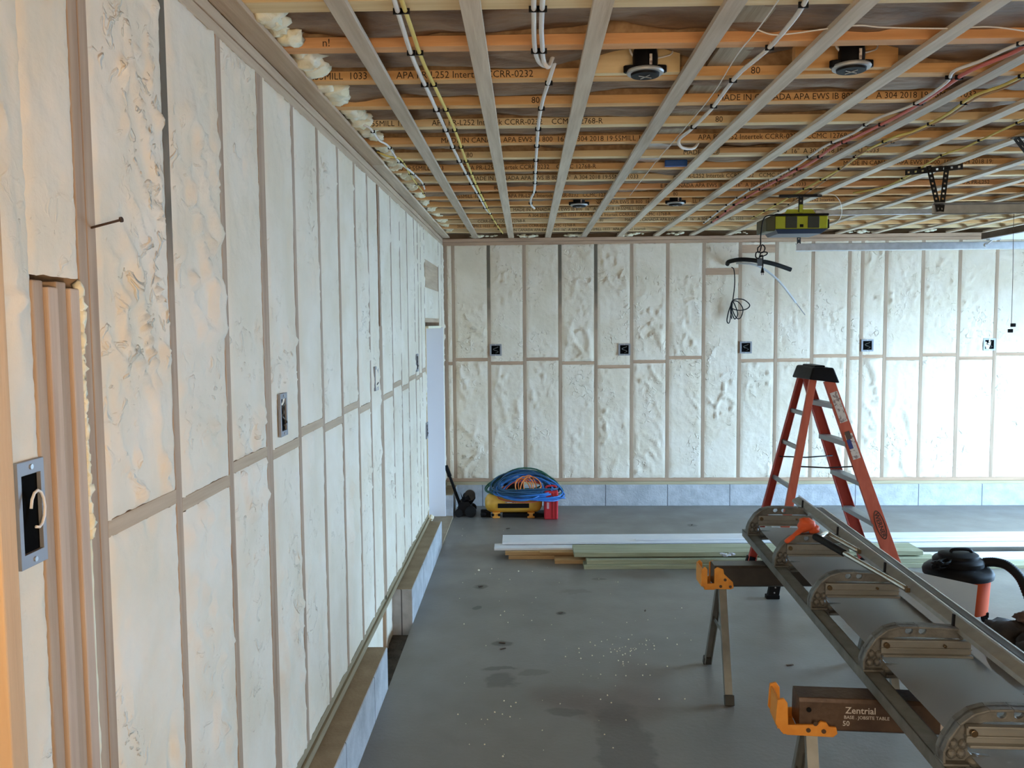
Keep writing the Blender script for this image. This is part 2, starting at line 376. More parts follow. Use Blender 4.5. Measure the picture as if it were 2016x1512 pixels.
# ---- ceiling
JY = [2.735+.4064*k for k in range(17)]            # lower far edge of each joist flange
JZ = CE+.019
b = MB(); b.box(-1.25, XR+.15, YN-.1, 9.9, 3.50, 3.62)
ceil = lab(b.build('ceiling', M_insul), kind='structure')
def insulation(y0, y1, seed):
    nx, ny = 170, 9; vs = []; fs = []
    for j in range(ny+1):
        for i in range(nx+1):
            x = -1.1+(XR+1.1)*i/nx; y = y0+(y1-y0)*j/ny
            t = j/ny; z = JZ+.052-.020*sin(pi*t)+.030*noise.noise(V((x*1.3, y*4, seed)))+.022*noise.noise(V((x*4.5, y*9, seed+4)))+.006*noise.noise(V((x*19, y*24, seed)))
            if y0 > 3.0 and y1 < 3.6: z += .06*max(0, 1-abs(x-.46)/.35)+.05*max(0, 1-abs(x-1.24)/.35)   # pushed up over the light housings
            vs.append((x, y, max(z, JZ+.012)))
    for j in range(ny):
        for i in range(nx): k = j*(nx+1)+i; fs.append((k, k+1, k+nx+2, k+nx+1))
    mb = MB(); mb.add(vs, fs); return mb.build('insulation_batt', M_insul, ceil, smooth='all')
jm = [M_joist2, M_joist3, M_joist, M_joist, M_joist2, M_joist, M_joist2, M_joist]
FULL = 'MADE IN CANADA APA EWS IB 800  16"  A 304 2018 19:55MILL 1033   APA PR-L252 Intertek CCRR-0232   CCMC 12768-R'
CW = .0218
# per joist: (pixel x where the piece starts, piece); the print repeats along every flange
PRINT = {1: [(634, 'n!')], 2: [(596, '19:55MILL  1033'), (780, 'APA PR-L252 Intertek CCRR-0232'), (1478, '80')],
         3: [(1412, FULL[:62]), (1046, '80')], 4: [(720, '9:55MILL 1033'), (850, 'APA PR-L252 Intertek CCRR-0232    CCMC 12768-R'), (1408, '80')],
         5: [(868, FULL[:62]), (1374, 'APA PR-L252 Intertek CCRR-0232   CCMC 12768-R')],
         6: [(918, '80'), (1345, FULL[:62])], 7: [(770, '2018 19:55MILL 1033'), (912, 'APA PR-L252 Intertek CCRR-0232    CCMC 12768-R'), (1660, FULL[:50])],
         8: [(928, FULL[:62]), (1325, 'APA PR-L252 Intertek CCRR-0232   CCMC 12768-R')], 9: [(972, '80'), (1300, FULL[3:62]), (1890, 'APA PR-L252')],
         10: [(890, '19:55MILL 1033'), (1000, 'APA PR-L252 Intertek CCRR-0232   CCMC 12768-R'), (1325, '80')],
         11: [(1120, FULL[:58]), (1560, 'APA PR-L252 Intertek')], 12: [(1010, FULL[:62])], 13: [(1040, 'A 304 2018 19:55MILL 1033   APA PR-L252 Intertek CCRR-0232   CCMC 12768-R')],
         14: [(940, 'CCRR-0232  CCMC 12768-R'), (1180, '80'), (1230, FULL[:62])], 15: [(900, '2018 19:55MILL 1033   APA PR-L252 Intertek CCRR-0232   CCMC 12768-R')],
         16: [(1010, 'IN CANADA APA EWS IB 800  16"  A 304 2018 19:55MILL 1033   APA PR-L252 Intertek')]}
for k, y in enumerate(JY):
    b = MB()
    if k == 0: b.box(-1.08, XR, y-.089, y, JZ, JZ+.2)
    else: b.box(-1.08, XR, y-.0635, y, JZ, JZ+.038)
    j = b.build('floor_joist', jm[k % 8], ceil, bevel=.002)
    if k:
        w = MB(); w.box(-1.08, XR, y-.037, y-.026, JZ+.038, JZ+.40); w.build('joist_web', M_osb, j)
    yf = y-(.089 if k == 0 else .0635)-.0008
    for (px, sgm) in PRINT.get(k, []):
        x0 = at_y(px, 0, yf).x
        # pixel row of the flange at this depth
        lo = -50; 
        for it in range(30):
            p = at_y(px, lo, yf); lo += (p.z-(JZ+.02))*FP/yf
        x0 = at_y(px, lo, yf).x
        if len(sgm)*CW+x0 > XR: sgm = sgm[:int((XR-x0)/CW)]
        if sgm: text(sgm, .033, lambda u, v, x0=x0, yf=yf: V((x0+u*1.18, yf, JZ+.005+v*1.2)), 'printed_text', M_ink, j, 0.0)
    if k < 16: insulation(y-.002, JY[k+1]-.060, k*3.3)
insulation(JY[0]-1.5, JY[0]-.085, 77); insulation(JY[16]-.002, 9.75, 78)
# strapping under the joists
for k in range(18):
    X = -.5717+S*k
    if X > XR-.1: break
    b = MB(); d = .012*noise.noise(V((k*1.7, 0, 0)))
    y1 = yb(X)-.0
    b.hexa([(X-.032, 1.7, CE), (X+.032, 1.7, CE), (X+.032+d, y1, CE), (X-.032+d, y1, CE)], [(X-.032, 1.7, CE+.0185), (X+.032, 1.7, CE+.0185), (X+.032+d, y1, CE+.0185), (X-.032+d, y1, CE+.0185)])
    b.build('strapping_board', M_strap if k % 3 else M_strap2, ceil, bevel=.0015)
b = MB(); b.box(XL-.0, XL+.085, 1.4, 5.2, CE, CE+.0185); b.build('strapping_board', M_platey, ceil, bevel=.002)
b = MB(); b.box(XL-.0, XL+.08, 5.203, 9.6, CE+.002, CE+.0185); b.build('strapping_board', M_strap, ceil, bevel=.002)
# strongback boards laid across the joists
for (a, c, m, x) in ((0, 1, M_greyblk, .765), (1, 3, M_greyblk, .80), (3, 5, M_greyblk, .79), (5, 7, M_galv, .785), (7, 9, M_greyblk, .78), (9, 11, M_galv, .77), (11, 14, M_greyblk, .765)):
    b = MB(); b.box(x-.066, x+.066, JY[a]-.02, JY[c]-.04, JZ+.0385, JZ+.052); b.box(x-.064, x-.030, JY[a]-.02, JY[c]-.04, JZ+.052, JZ+.12)
    b.build('bridging_board', m, ceil, bevel=.002)
b = MB(); b.box(1.14, 1.52, JY[6]-.13, JY[6]-.07, JZ-.001, JZ+.03); b.build('patch_board', M_brnlum, ceil, bevel=.002)
# lumps of raw foam squeezed out where the joists meet the wall
for k in range(16):
    y = (JY[k]+JY[k+1])/2-.03; s = .085 if k < 4 else .062
    b = MB()
    for q in range(4):
        b.blob((XL+.11+random.uniform(-.02, .02)+.012*(q % 2), y+(q-1.5)*.075, CE+.05+random.uniform(-.008, .01)), s*random.uniform(.6, .95), seed=k*5+q, amp=.5, fr=2.3, sub=3, sq=(.85, 1, .55))
    b.build('foam_lump', M_foamfresh, ceil, smooth='all')
for x in (-.62, -.15, .45, 1.05, 1.6, 2.3, 2.75, 3.6, 4.4):
    b = MB(); rr = random.Random(int(x*100)); n = 0; L_ = rr.uniform(.12, .3)
    while n < L_:
        q = rr.uniform(.008, .026); b.blob((x+n, yb(x)-.02-rr.uniform(0, .03), CE+.012+rr.uniform(0, .02)), q, seed=x*3+n, amp=.8, fr=3, sub=2, sq=(1.6, 1, .7)); n += rr.uniform(.012, .06)
    b.build('foam_lump', M_foamfresh, ceil, smooth='all')

# ---- back wall framing
PB = lambda a, z, t: wallframe_back(a, z, t)
SILL, PLT = .2476, .325
def bbox(x0, x1, z0, z1, t0=-.14, t1=0, mb=None):
    mb = mb or MB(); mb.hexa([PB(x0, z0, t1), PB(x1, z0, t1), PB(x1, z0, t0), PB(x0, z0, t0)], [PB(x0, z1, t1), PB(x1, z1, t1), PB(x1, z1, t0), PB(x0, z1, t0)]); return mb
bbox(-1.09, XR, 3.041, 3.079).build('top_plate', M_platex, wback, bevel=.002)
bbox(-1.09, XR, 3.0, 3.038, t1=-.001).build('top_plate', M_platex, wback, bevel=.002)
bbox(-1.09, XR, SILL+.038, PLT, t1=.001).build('bottom_plate', M_platex, wback, bevel=.002)
bbox(-1.09, XR, SILL, SILL+.036, t1=.004).build('sill_plate', M_sill, wback, bevel=.002)
studs = [-.928, -.842]+[-.4317+S*k for k in range(0, 19)]
studs[1] = -.838
studs = [x for x in studs if x < XR-.1]
studs.insert(studs.index(min(studs, key=lambda v: abs(v-3.632)))+1, 3.775)
for i, x in enumerate(studs):
    w = .048 if i == 0 else .038
    bbox(x-w/2, x+w/2, PLT, 3.0).build('wall_stud', M_stud if i not in (2, 4, 5) else M_studh, wback, bevel=.0015)
bz = [None, 1.702, 1.659, 1.702, 1.655, 1.609, 1.664, 1.707, None, 1.667, 1.669, 1.714, 1.687, 1.705, 1.677, 1.717, 1.677, 1.72, 1.69, 1.70, 1.68, 1.7]
bz[0] = 1.66
for i in range(len(studs)-1):
    x0, x1 = studs[i]+.019, studs[i+1]-.019
    segs = [PLT]
    blocks = []
    if bz[i]: blocks.append((bz[i]-.019, bz[i]+.019, M_platex))
    if abs(x0-2.4) < .12: blocks += [(2.882, 2.972, M_platex)]
    if abs(x0-2.0) < .12: blocks += [(2.64, 2.715, M_platex)]
    lo = PLT
    for (za, zb, m) in sorted(blocks, key=lambda q: q[0]):
        bbox(x0, x1, za, zb, t0=-.09).build('blocking_board', m, wback, bevel=.001)
        foam(wback, PB, x0, x1, lo, za, i*9+len(blocks)+za, .021, 1.0); lo = zb
    foam(wback, PB, x0, x1, lo, 3.0, i*9+5, .021, 1.0)
# ---- left wall framing
PLW = lambda a, z, t: V((XL+t, a, z))
def lbox(y0, y1, z0, z1, t0=-.14, t1=0, mb=None):
    mb = mb or MB(); return mb.box(XL+t0, XL+t1, y0, y1, z0, z1)
lbox(YN, 9.6, 3.041, 3.079).build('top_plate', M_platey, wleft, bevel=.002)
lbox(YN, 9.6, 3.0, 3.038, t1=-.002).build('top_plate', M_platey, wleft, bevel=.002)
for (ya, ybb) in ((YN, 7.83), (9.06, 9.6)):
    lbox(ya, ybb, SILL+.040, PLT).build('bottom_plate', M_silly, wleft, bevel=.002)
    lbox(ya, ybb, SILL, SILL+.038, t1=.012).build('sill_plate', M_silly, wleft, bevel=.002)
T = PLT; H = 3.0
# (y centre, width, z0, z1, material)
LS = [(1.03, .038, T, H, M_stud), (1.43, .038, T, H, M_stud), (1.793, .036, T, H, M_stud), (1.833, .036, T, H, M_stud), (2.238, .038, T, H, M_studh), (2.643, .038, T, H, M_stud),
      (3.029, .034, T, H, M_stud), (3.065, .034, T, H, M_stud)]
LS += [(y, .038, T, H, M_stud) for y in (3.46, 3.87, 4.28, 4.69, 5.06, 5.91, 6.32, 6.70, 7.13, 7.36, 7.56)]
LS += [(5.40, .036, T, 2.1, M_stud), (5.438, .036, -.08, H, M_stud), (5.476, .036, T, 2.1, M_stud), (7.82, .038, SILL, H, M_stud), (9.08, .05, SILL, H, M_stud), (9.40, .04, T, H, M_stud)]
for (y, w, z0, z1, m) in LS: lbox(y-w/2, y+w/2, z0, z1).build('wall_stud', m, wleft, bevel=.0015)
# bundle of short trimmer studs beside the double stud
for k in range(4):
    y = 1.617+k*.0385; lbox(y-.0185, y+.0185, T, 2.2-.012*(k % 2), t1=(.002, .010, .005, .012)[k]).build('trimmer_stud', (M_stud, M_trim, M_stud, M_trim)[k], wleft, bevel=.004)
bays = [(1.449, 1.598, None, 1.448), (1.851, 2.219, 1.652, 0), (2.257, 2.624, 1.62, 0), (2.662, 3.012, 1.653, 0), (3.082, 3.441, 1.628, 0), (3.479, 3.851, 1.662, 0), (3.889, 4.261, 1.628, 0), (4.299, 4.671, 1.667, 0),
        (4.709, 5.041, 1.626, 0), (5.079, 5.382, None, 0), (5.494, 5.891, 1.628, 0), (5.929, 6.301, 1.677, 0), (6.339, 6.681, 1.624, 0), (6.719, 7.111, 1.671, 0), (7.149, 7.341, 1.65, 0), (7.379, 7.541, 1.66, 0), (7.579, 7.801, 1.69, 0),
        (9.105, 9.38, 1.64, 0), (9.42, 9.62, 1.66, 0), (1.049, 1.411, 1.6, 0), (-2.9, 1.01, None, 0)]
for i, (ya, ye, zb, _) in enumerate(bays):
    cell = .012 if ye < 2.3 and ya > 1.4 else .016 if ye < 4 else .022
    if ya < 0: cell = .06
    am = 1.6 if ye < 2.7 else 1.2 if ye < 3.2 else .9
    if zb:
        lbox(ya, ye, zb-.019, zb+.019, t0=-.09).build('blocking_board', M_platey, wleft, bevel=.001)
        foam(wleft, PLW, ya, ye, T, zb-.019, i*11.3, cell, am); foam(wleft, PLW, ya, ye, zb+.019, H, i*11.3+4, cell, am)
    else: foam(wleft, PLW, ya, ye, T, H, i*11.3, cell, am)
foam(wleft, PLW, 1.598, 1.773, 2.21, H, 191, .012, 1.6)
foam(wleft, PLW, 1.752, 1.776, T, 2.19, 192, .006, 1.2, m=M_foamfresh)
# foam and framing over the door opening
lbox(7.84, 9.06, 2.13, 2.17).build('blocking_board', M_platey, wleft)
lbox(7.90, 9.0, 2.46, 2.72, t0=-.06).build('header_board', M_platey, wleft, bevel=.002)
foam(wleft, PLW, 7.84, 9.06, 2.17, 2.46, 61, .02, .8); foam(wleft, PLW, 7.84, 9.06, 2.72, H, 62, .02, .8)
# below the sill in the gap of the curb
foam(wleft, lambda a, z, t: V((XL-.02+t, a, z)), 4.62, 5.42, -.10, SILL, 63, .02, .8); foam(wleft, lambda a, z, t: V((XL-.02+t, a, z)), 5.46, 5.90, -.10, SILL, 64, .02, .8)
# bright fresh foam beads on the trimmers, nail
b = MB()
for q in range(40):
    z = 2.19-q*.0135+random.uniform(-.006, .006); b.blob((XL+.002, 1.764+random.uniform(-.003, .003), z), random.uniform(.006, .013)*(1.3 if q < 9 else 1), seed=q*1.7, amp=.7, fr=2.5, sub=2, sq=(.9, .8, 1.5))
b.build('foam_bead', M_foamfresh, wleft, smooth='all')
# ---- foundation curbs
def curb_mat():
    m = M_conc.copy(); m.name = 'curb_blocks'; nt = m.node_tree; N = nt.nodes; L = nt.links; b = N['Principled BSDF']
    tc = N.new('ShaderNodeTexCoord'); sp = N.new('ShaderNodeSeparateXYZ'); L.new(tc.outputs['Object'], sp.inputs[0])
    ad = N.new('ShaderNodeMath'); ad.operation = 'ADD'; L.new(sp.outputs[0], ad.inputs[0]); L.new(sp.outputs[1], ad.inputs[1])
    mo = N.new('ShaderNodeMath'); mo.operation = 'PINGPONG'; mo.inputs[1].default_value = .35; L.new(ad.outputs[0], mo.inputs[0])
    mr = N.new('ShaderNodeMapRange'); mr.inputs[1].default_value = .006; mr.inputs[2].default_value = .002; L.new(mo.outputs[0], mr.inputs[0])
    src = b.inputs['Base Color'].links[0].from_socket
    mx = N.new('ShaderNodeMix'); mx.data_type = 'RGBA'; L.new(mr.outputs[0], mx.inputs[0]); L.new(src, mx.inputs[6]); mx.inputs[7].default_value = (.10, .10, .11, 1)
    L.new(mx.outputs[2], b.inputs['Base Color']); return m
M_curb = curb_mat()
def curb(y0, y1, name='trim_1'):
    b = MB(); b.box(-1.2, SLABX, y0, y1, -.1, SILL-.004); o = lab(b.build(name, M_curb, bevel=.006), kind='structure')
    t = MB(); t.box(-1.19, SLABX-.006, y0+.006, y1-.006, SILL-.004, SILL-.001); t.build('dusty_top', M_conctop, o)
    return o
curb(YN, 4.74, 'trim_1'); curb(5.80, 7.86, 'trim_2'); curb(9.06, 9.63, 'trim_3')
b = MB(); bbox(SLABX-.02, XR, 0, SILL, t0=-.14, t1=.012, mb=b); lab(b.build('trim_4', M_curb, bevel=.004), kind='structure')

# ---- side door in the left wall
d = MB(); d.box(-1.17, -1.10, 7.86, 9.06, .0, 2.10)
door = lab(d.build('door_1', M_white, bevel=.004), kind='structure')
b = MB(); b.box(-1.10, -.90, 9.035, 9.062, 0, 2.08); b.build('door_jamb', M_white, door, bevel=.003)
b = MB(); b.box(-1.10, XL+.002, 7.86, 7.884, SILL, 2.08); b.build('door_jamb', M_pine, door, bevel=.003)
b = MB(); b.box(-1.10, -.92, 7.884, 9.035, 2.07, 2.095); b.build('door_head', M_foamfresh, door, bevel=.003)
b = MB(); b.box(-1.10, SLABX-.0, 7.87, 9.05, -.1, .02); b.build('threshold', M_conctop, door)
b = MB(); b.blob((XL+.02, 7.90, SILL+.02), .03, 3, .5, sub=3, sq=(.8, .8, 1)); b.build('foam_lump', M_foamfresh, door, smooth='all')

# ---- open overhead door in the right wall
od = MB(); pw = (DY1-DY0-.06)
for q in range(4):
    x0 = 4.22+q*.63; od.box(x0, x0+.622, DY0+.03, DY1-.03, 2.845, 2.89)
door2 = lab(od.build('door_2', M_white, bevel=.004), kind='structure')
b = MB(); b.box(4.205, 4.22, DY0+.03, DY1-.03, 2.85, 2.905); b.build('weather_seal', M_brown, door2)
for q in range(4):
    for y in (DY0+.10, DY1-.10):
        x = 4.28+q*.62; b = MB(); b.box(x-.05, x+.05, y-.03, y+.03, 2.835, 2.845); b.beam((x, y, 2.845), (x, y+(.12 if y > 6 else -.12), 2.80), .012, .012); b.cyl((x, y+(.10 if y > 6 else -.10), 2.80), (x, y+(.13 if y > 6 else -.13), 2.80), .022, 12)
        b.build('roller', M_galv, door2)

# ------------------------------------------------------------------ foreground post
b = MB(); b.box(-.93, -.742, 1.15, 1.19, 0, 3.08)
single(b, 'wooden_post', M_post, 'amber wooden board standing upright at the very left edge, in front of the foam wall', 'post', bevel=.003)

# ------------------------------------------------------------------ electrical boxes
def ebox(P, a, z, w, h, label, cable=True):
    """P(a, z, t) as for the walls"""
    c = P(a, z, 0); t = thing('electrical_box', label, 'electrical box', c, 'open electrical boxes on the walls')
    def fn(u, v, s): return P(a+u, z+v, s)
    o = [(-w/2, -h/2), (w/2, -h/2), (w/2, h/2), (-w/2, h/2)]; iw, ih = w*.36, h*.37
    i = [(-iw, -ih), (iw, -ih), (iw, ih), (-iw, ih)]
    b = MB(); b.prism(o, fn, .004, .014, holes=[i]); b.build('mounting_ring', M_boxg, t, bevel=.001)
    b = MB(); b.prism(i, fn, .0045, .006); b.build('cavity_shade', M_boxi, t)  # flat black plate stands in for the shaded depth of the box
    if cable:
        b = MB(); n = 14
        b.tube([fn(iw*.6*sin(k*.55), -ih*.7+k*ih*1.4/n, .012+.006*sin(k*.9)) for k in range(n+1)], .0035, 6); b.build('wire', mat('dim_wire', (.10, .10, .09), .5), t, smooth='all')
    for sg in (1, -1): b = MB(); b.cyl(fn(0, sg*h*.44, .014), fn(0, sg*h*.44, .017), .005, 10); b.build('screw', M_galv, t)
    return t
for x, z, l in ((-.359, 1.811, 'square electrical box on the back wall nearest the left corner, above the hoses'),
                (1.109, 1.805, 'square electrical box on the back wall, second from the left corner'),
                (2.481, 1.818, 'square electrical box on the back wall, below the hanging coil of black cable'),
                (3.84, 1.83, 'square electrical box on the back wall, above and right of the stepladder top'),
                (5.192, 1.83, 'square electrical box on the back wall, rightmost in view')):
    ebox(PB, x, z, .135, .135, l)
for y, z, w, h, l in ((3.19, 1.768, .09, .165, 'tall electrical box on the left wall beside the doubled stud, halfway along'),
                      (5.19, 1.777, .11, .15, 'tall electrical box on the left wall, second of the three at mid height'),
                      (7.14, 1.785, .12, .15, 'tall electrical box on the left wall, farthest of the three at mid height'),
                      (7.76, 1.125, .11, .15, 'electrical box set low beside the white side door'),
                      (1.545, 1.76, .085, .20, 'large electrical box with a white wire loop, beside the amber post')):
    ebox(PLW, y, z, w, h, l, cable=(y > 2))
t = bpy.data.objects['electrical_box.009'] if 'electrical_box.009' in bpy.data.objects else None
if t:
    b = MB(); b.tube([V((XL+.03, 1.535+.022*cos(q*.5), 1.77+.035*sin(q*.5))) for q in range(-4, 7)], .003, 6); b.build('wire', M_whitep, t, smooth='all')
b = MB(); b.cyl(PLW(1.835, 2.322, -.01), PLW(1.815, 2.338, .075), .0028, 8); b.cyl(PLW(1.815, 2.338, .073), PLW(1.8145, 2.3385, .077), .006, 10)
single(b, 'bent_nail', M_brown, 'rusty nail sticking out of the doubled stud high on the left wall', 'nail')

# ------------------------------------------------------------------ recessed lights
def downlight(px, py, y, label, big=True):
    lo = at_z(px, py, 3.078); c = V((lo.x, lo.y, 3.082))
    t = thing('recessed_light', label, 'light', c, 'round black light housings under the joists')
    s = 1.0
    b = MB(); b.lathe([(.048, .0), (.049, .055), (.045, .082), (.0, .084)], c, 32); b.build('housing', M_blk, t, smooth=True)
    b = MB(); pr = [(.052, .004), (.070, .004), (.073, -.002), (.070, -.009), (.056, -.009), (.052, .004)]
    b.lathe(pr, c, 40); b.build('trim_ring', M_ring, t, smooth=True)
    b = MB(); b.lathe([(.056, -.006), (.054, -.018), (.0, -.020)], c, 32); 
    b.build('lens', M_blk, t, smooth=True)
    b = MB()
    for a in (0, pi/2): b.beam(c+V((-.03*cos(a+.5), -.03*sin(a+.5), -.021)), c+V((.03*cos(a+.5), .03*sin(a+.5), -.021)), .003, .002, side=(0, 0, 1))
    b.build('spring', M_ring, t)
    for sg in (-1, 1):
        b = MB(); b.prism([(.046, -.020), (.078, -.013), (.085, 0), (.078, .013), (.046, .020)], lambda u, v, w, sg=sg: c+V((sg*u, v, w)), -.004, .022)
        b.build('mounting_ear', M_blk, t, bevel=.003)
    b = MB(); b.box(c.x+.010, c.x+.020, c.y-.0515, c.y-.046, c.z+.012, c.z+.052); b.build('sticker', M_paper, t)
    b = MB(); b.tube(smoothpts([c+V((.045, 0, .05)), c+V((.08, .01, .06)), c+V((.11, .03, .08)), c+V((.12, .05, .14))]), .003, 6)
    b.build('wire', M_whitep, t, smooth='all'); 
    b = MB(); b.tube(smoothpts([c+V((-.04, 0, .055)), c+V((-.055, .01, .08)), c+V((-.06, .03, .14))]), .005, 6)
    b.build('wire', M_whitep, t, smooth='all'); 
    return c
dl = [(1270, 143, 'round black recessed light housing with a grey ring, on the pale board near the centre'), (1676, 133, 'round black recessed light housing near the camera, over to the right'),
      (1140, 404, 'small far black light housing, left of the far pair'), (1330, 401, 'small far black light housing, right of the far pair')]
for k, (px, py, l) in enumerate(dl):
    c = downlight(px, py, 0, l)
    b = MB(); x0, x1 = (c.x-.20, c.x+.145) if k != 1 else (c.x-.2, c.x+.20)
    b.box(x0, x1, c.y+.050, c.y+.088, JZ-.006, JZ+.10)
    b2 = b.build('mounting_board', M_pine if k == 0 else M_joist, ceil, bevel=.002)

# ------------------------------------------------------------------ cables along the ceiling
def cable(pts, r, m, label, cat='cable', z=3.083, flat=.45, staples=True, group=None, k=6):
    P = []
    for q in pts:
        zz = q[2] if len(q) > 2 else z
        P.append(at_z(q[0], q[1], zz))
    P = smoothpts(P, k); c = P[0].copy()
    t = thing('ceiling_cable', label, cat, c, group)
    b = MB(); b.tube(P, r, 8, flat=1); b.build('sheath', m, t, smooth='all')
    if staples:
        for y in JY:
            for a, bb in zip(P, P[1:]):
                if (a.y-(y-.03))*(bb.y-(y-.03)) < 0 and abs(a.z-z) < .03:
                    s = MB(); s.box(a.x-r*1.8, a.x+r*1.8, y-.034, y-.028, a.z-r-.0015, a.z+r); s.build('staple', M_blk, t); break
    return t
Z2 = 3.088
cable([(768, -30), (790, 45), (815, 120), (845, 185), (880, 262), (896, 300), (925, 355), (948, 395), (957, 412), (965, 420)], .0085, M_whitep, 'white ceiling cable running beside the yellow one, left of the second strap', z=Z2)
cable([(780, -30), (806, 45), (832, 120), (858, 175), (893, 250), (917, 315), (938, 365), (955, 400), (970, 430), (990, 460)], .0075, M_yelp, 'yellow ceiling cable running beside the white one toward the back wall', z=Z2)
cable([(1051, -30), (1051, 50), (1053, 95), (1060, 120), (1075, 130), (1083, 118, 3.14)], .0085, M_whitep, 'left white cable dangling in a loop at the top centre', z=Z2)
cable([(1070, -30), (1066, 50), (1068, 95), (1070, 118), (1079, 132, 3.07), (1090, 108, 3.13)], .0085, M_whitep, 'right white cable dangling in a loop at the top centre', z=Z2)
cable([(1097, 108, 3.13), (1081, 158), (1068, 200), (1060, 245), (1056, 300), (1054, 340), (1052, 375), (1045, 392, 3.07), (1046, 404, 3.06), (1052, 410, 3.07)], .0085, M_whitep, 'single white cable stapled to the joists, ending in a hook before the back wall', z=Z2)
cable([(705, 243, 3.11), (728, 252), (745, 275), (765, 288), (785, 318), (812, 340), (830, 358), (836, 372)], .006, M_whitep, 'short white cable beside the foam lumps along the left wall', z=Z2)
cable([(742, 299, 3.11), (765, 308), (790, 315), (808, 345), (830, 375), (836, 385)], .005, M_yelp, 'short yellow cable beside the foam lumps along the left wall', z=Z2)
cable([(1592, -10), (1565, 35), (1510, 98), (1450, 150), (1400, 215), (1360, 255), (1337, 275), (1342, 290, 3.06), (1365, 292, 3.07), (1376, 278, 3.12)], .0085, M_whitep, 'white ceiling cable crossing diagonally above the grey bridging boards', z=Z2)
cable([(1540, -10), (1490, 60), (1450, 110), (1400, 190), (1340, 262), (1290, 320), (1240, 385)], .0022, M_whitep, 'thin pale wire running down the grey bridging boards', z=3.095, staples=False)
cable([(1490, 58, 3.11), (1520, 68), (1560, 66), (1625, 57), (1690, 50), (1740, 54), (1860, 56), (1950, 53), (2030, 63)], .0025, M_whitep, 'thin white wire strung sideways across an orange joist at the top right', z=3.09, staples=False)
cable([(2030, 78), (1985, 95), (1930, 120), (1878, 140), (1862, 163), (1800, 205), (1722, 235), (1680, 262), (1620, 290), (1570, 325), (1528, 348), (1480, 372), (1430, 405), (1385, 440)], .007, M_whitep, 'white ceiling cable running beside the red one at the upper right', z=Z2)
cable([(2030, 84), (1985, 108), (1908, 140), (1850, 178), (1780, 222), (1700, 262), (1640, 290), (1600, 318), (1540, 350), (1460, 395), (1400, 440)], .0085, M_redp, 'red ceiling cable running diagonally at the upper right', z=Z2)
cable([(2030, 140), (1975, 168), (1915, 190), (1860, 228), (1800, 258), (1760, 270), (1700, 300), (1650, 335), (1560, 385), (1480, 430)], .007, M_yelp, 'yellow ceiling cable at the upper right, right of the red one', z=Z2)
cable([(2030, 148), (1975, 174), (1920, 194), (1870, 228), (1800, 262), (1730, 290), (1690, 305), (1640, 345), (1570, 392), (1500, 440)], .005, M_brnp, 'thin brown ceiling cable strapped under the yellow one', z=Z2-.004)
cable([(2030, 230), (1960, 262), (1900, 290), (1850, 308), (1790, 345), (1740, 368), (1680, 380)], .006, M_yelp, 'pale yellow cable along the farthest right straps above the door track', z=Z2)
cable([(1610, 384), (1640, 383, 3.06), (1655, 400, 3.0), (1656, 425, 2.93), (1645, 440, 2.90)], .002, M_whitep, 'thin white wires drooping right of the garage door opener', z=3.07, staples=False)
b = MB(); p = at_z(1331, 320, JZ+.02); b.box(p.x-.07, p.x+.07, p.y-.012, p.y+.02, JZ-.004, JZ+.036)
single(b, 'junction_box', M_blue, 'small bright blue plastic box fixed to a joist near the middle of the ceiling', 'junction box', bevel=.004)

# ------------------------------------------------------------------ garage door tracks
def perforated(b, p0, p1, w, side, n=9, th=.004):
    """steel strip with a row of square holes; the strip lies in the plane of side and its run"""
    p0, p1 = V(p0), V(p1); d = p1-p0; L = d.length; dn = d.normalized(); a = V(side); a = (a-dn*a.dot(dn)).normalized(); c = dn.cross(a)
    hs = []
    for k in range(n):
        s = L*(k+.5)/n; h = .0065; hs.append([(s-h, -h), (s+h, -h), (s+h, h), (s-h, h)])
    b.prism([(0, -w/2), (L, -w/2), (L, w/2), (0, w/2)], lambda u, v, t: p0+dn*u+a*v+c*t, -th/2, th/2, holes=hs)
def track(y, x0, label, flip=1):
    t = thing('door_track', label, 'garage door track', (x0, y, 2.79), 'horizontal overhead door tracks')
    b = MB(); b.prism([(0, .0), (.028, -.008), (.030, -.004), (.004, .004), (.004, .055), (.026, .064), (.026, .068), (0, .062)], lambda u, v, s: V((s, y+flip*(.014-u), 2.775+v)), x0, XR-.35)
    b.build('channel', M_galv, t)
    b = MB(); b.beam((XR-.35, y, 2.81), (XR-.12, y, 2.68), .03, .06); b.beam((XR-.12, y, 2.68), (XR-.05, y, 2.4), .03, .06); b.beam((XR-.05, y, 2.4), (XR-.05, y, .1), .03, .06)
    b.build('vertical_channel', M_galv, t)
    return t
t1 = track(8.07, 2.55, 'far grey door track crossing in front of the back wall studs', -1)
b = MB(); perforated(b, (2.58, 8.075, 2.82), (2.55, 8.0, 3.078), .035, (1, 0, 0), 6); b.build('hanger', M_blksteel, t1)
t2 = track(5.40, 2.56, 'near grey door track with a black perforated hanger, level with the opener', 1)
b = MB(); perforated(b, (2.47, 5.60, 3.066), (2.74, 5.40, 3.066), .035, (0, 0, 1), 8); b.build('angle_bar', M_blksteel, t2)
b = MB(); perforated(b, (2.545, 5.44, 3.08), (2.60, 5.40, 2.79), .032, (1, 0, 0), 9); b.build('hanger', M_blksteel, t2)
b = MB(); perforated(b, (2.665, 5.45, 3.08), (2.615, 5.405, 2.79), .032, (1, 0, 0), 9); b.build('hanger', M_blksteel, t2)
b = MB(); p = V((2.60, 4.62, 3.075)); perforated(b, p, p+V((.22, -.02, 0)), .04, (0, 1, 0), 6)
t3 = thing('track_hanger', 'black perforated hanger cut by the right edge, under the ceiling', 'hanger', p)
b.build('angle_bar', M_blksteel, t3)
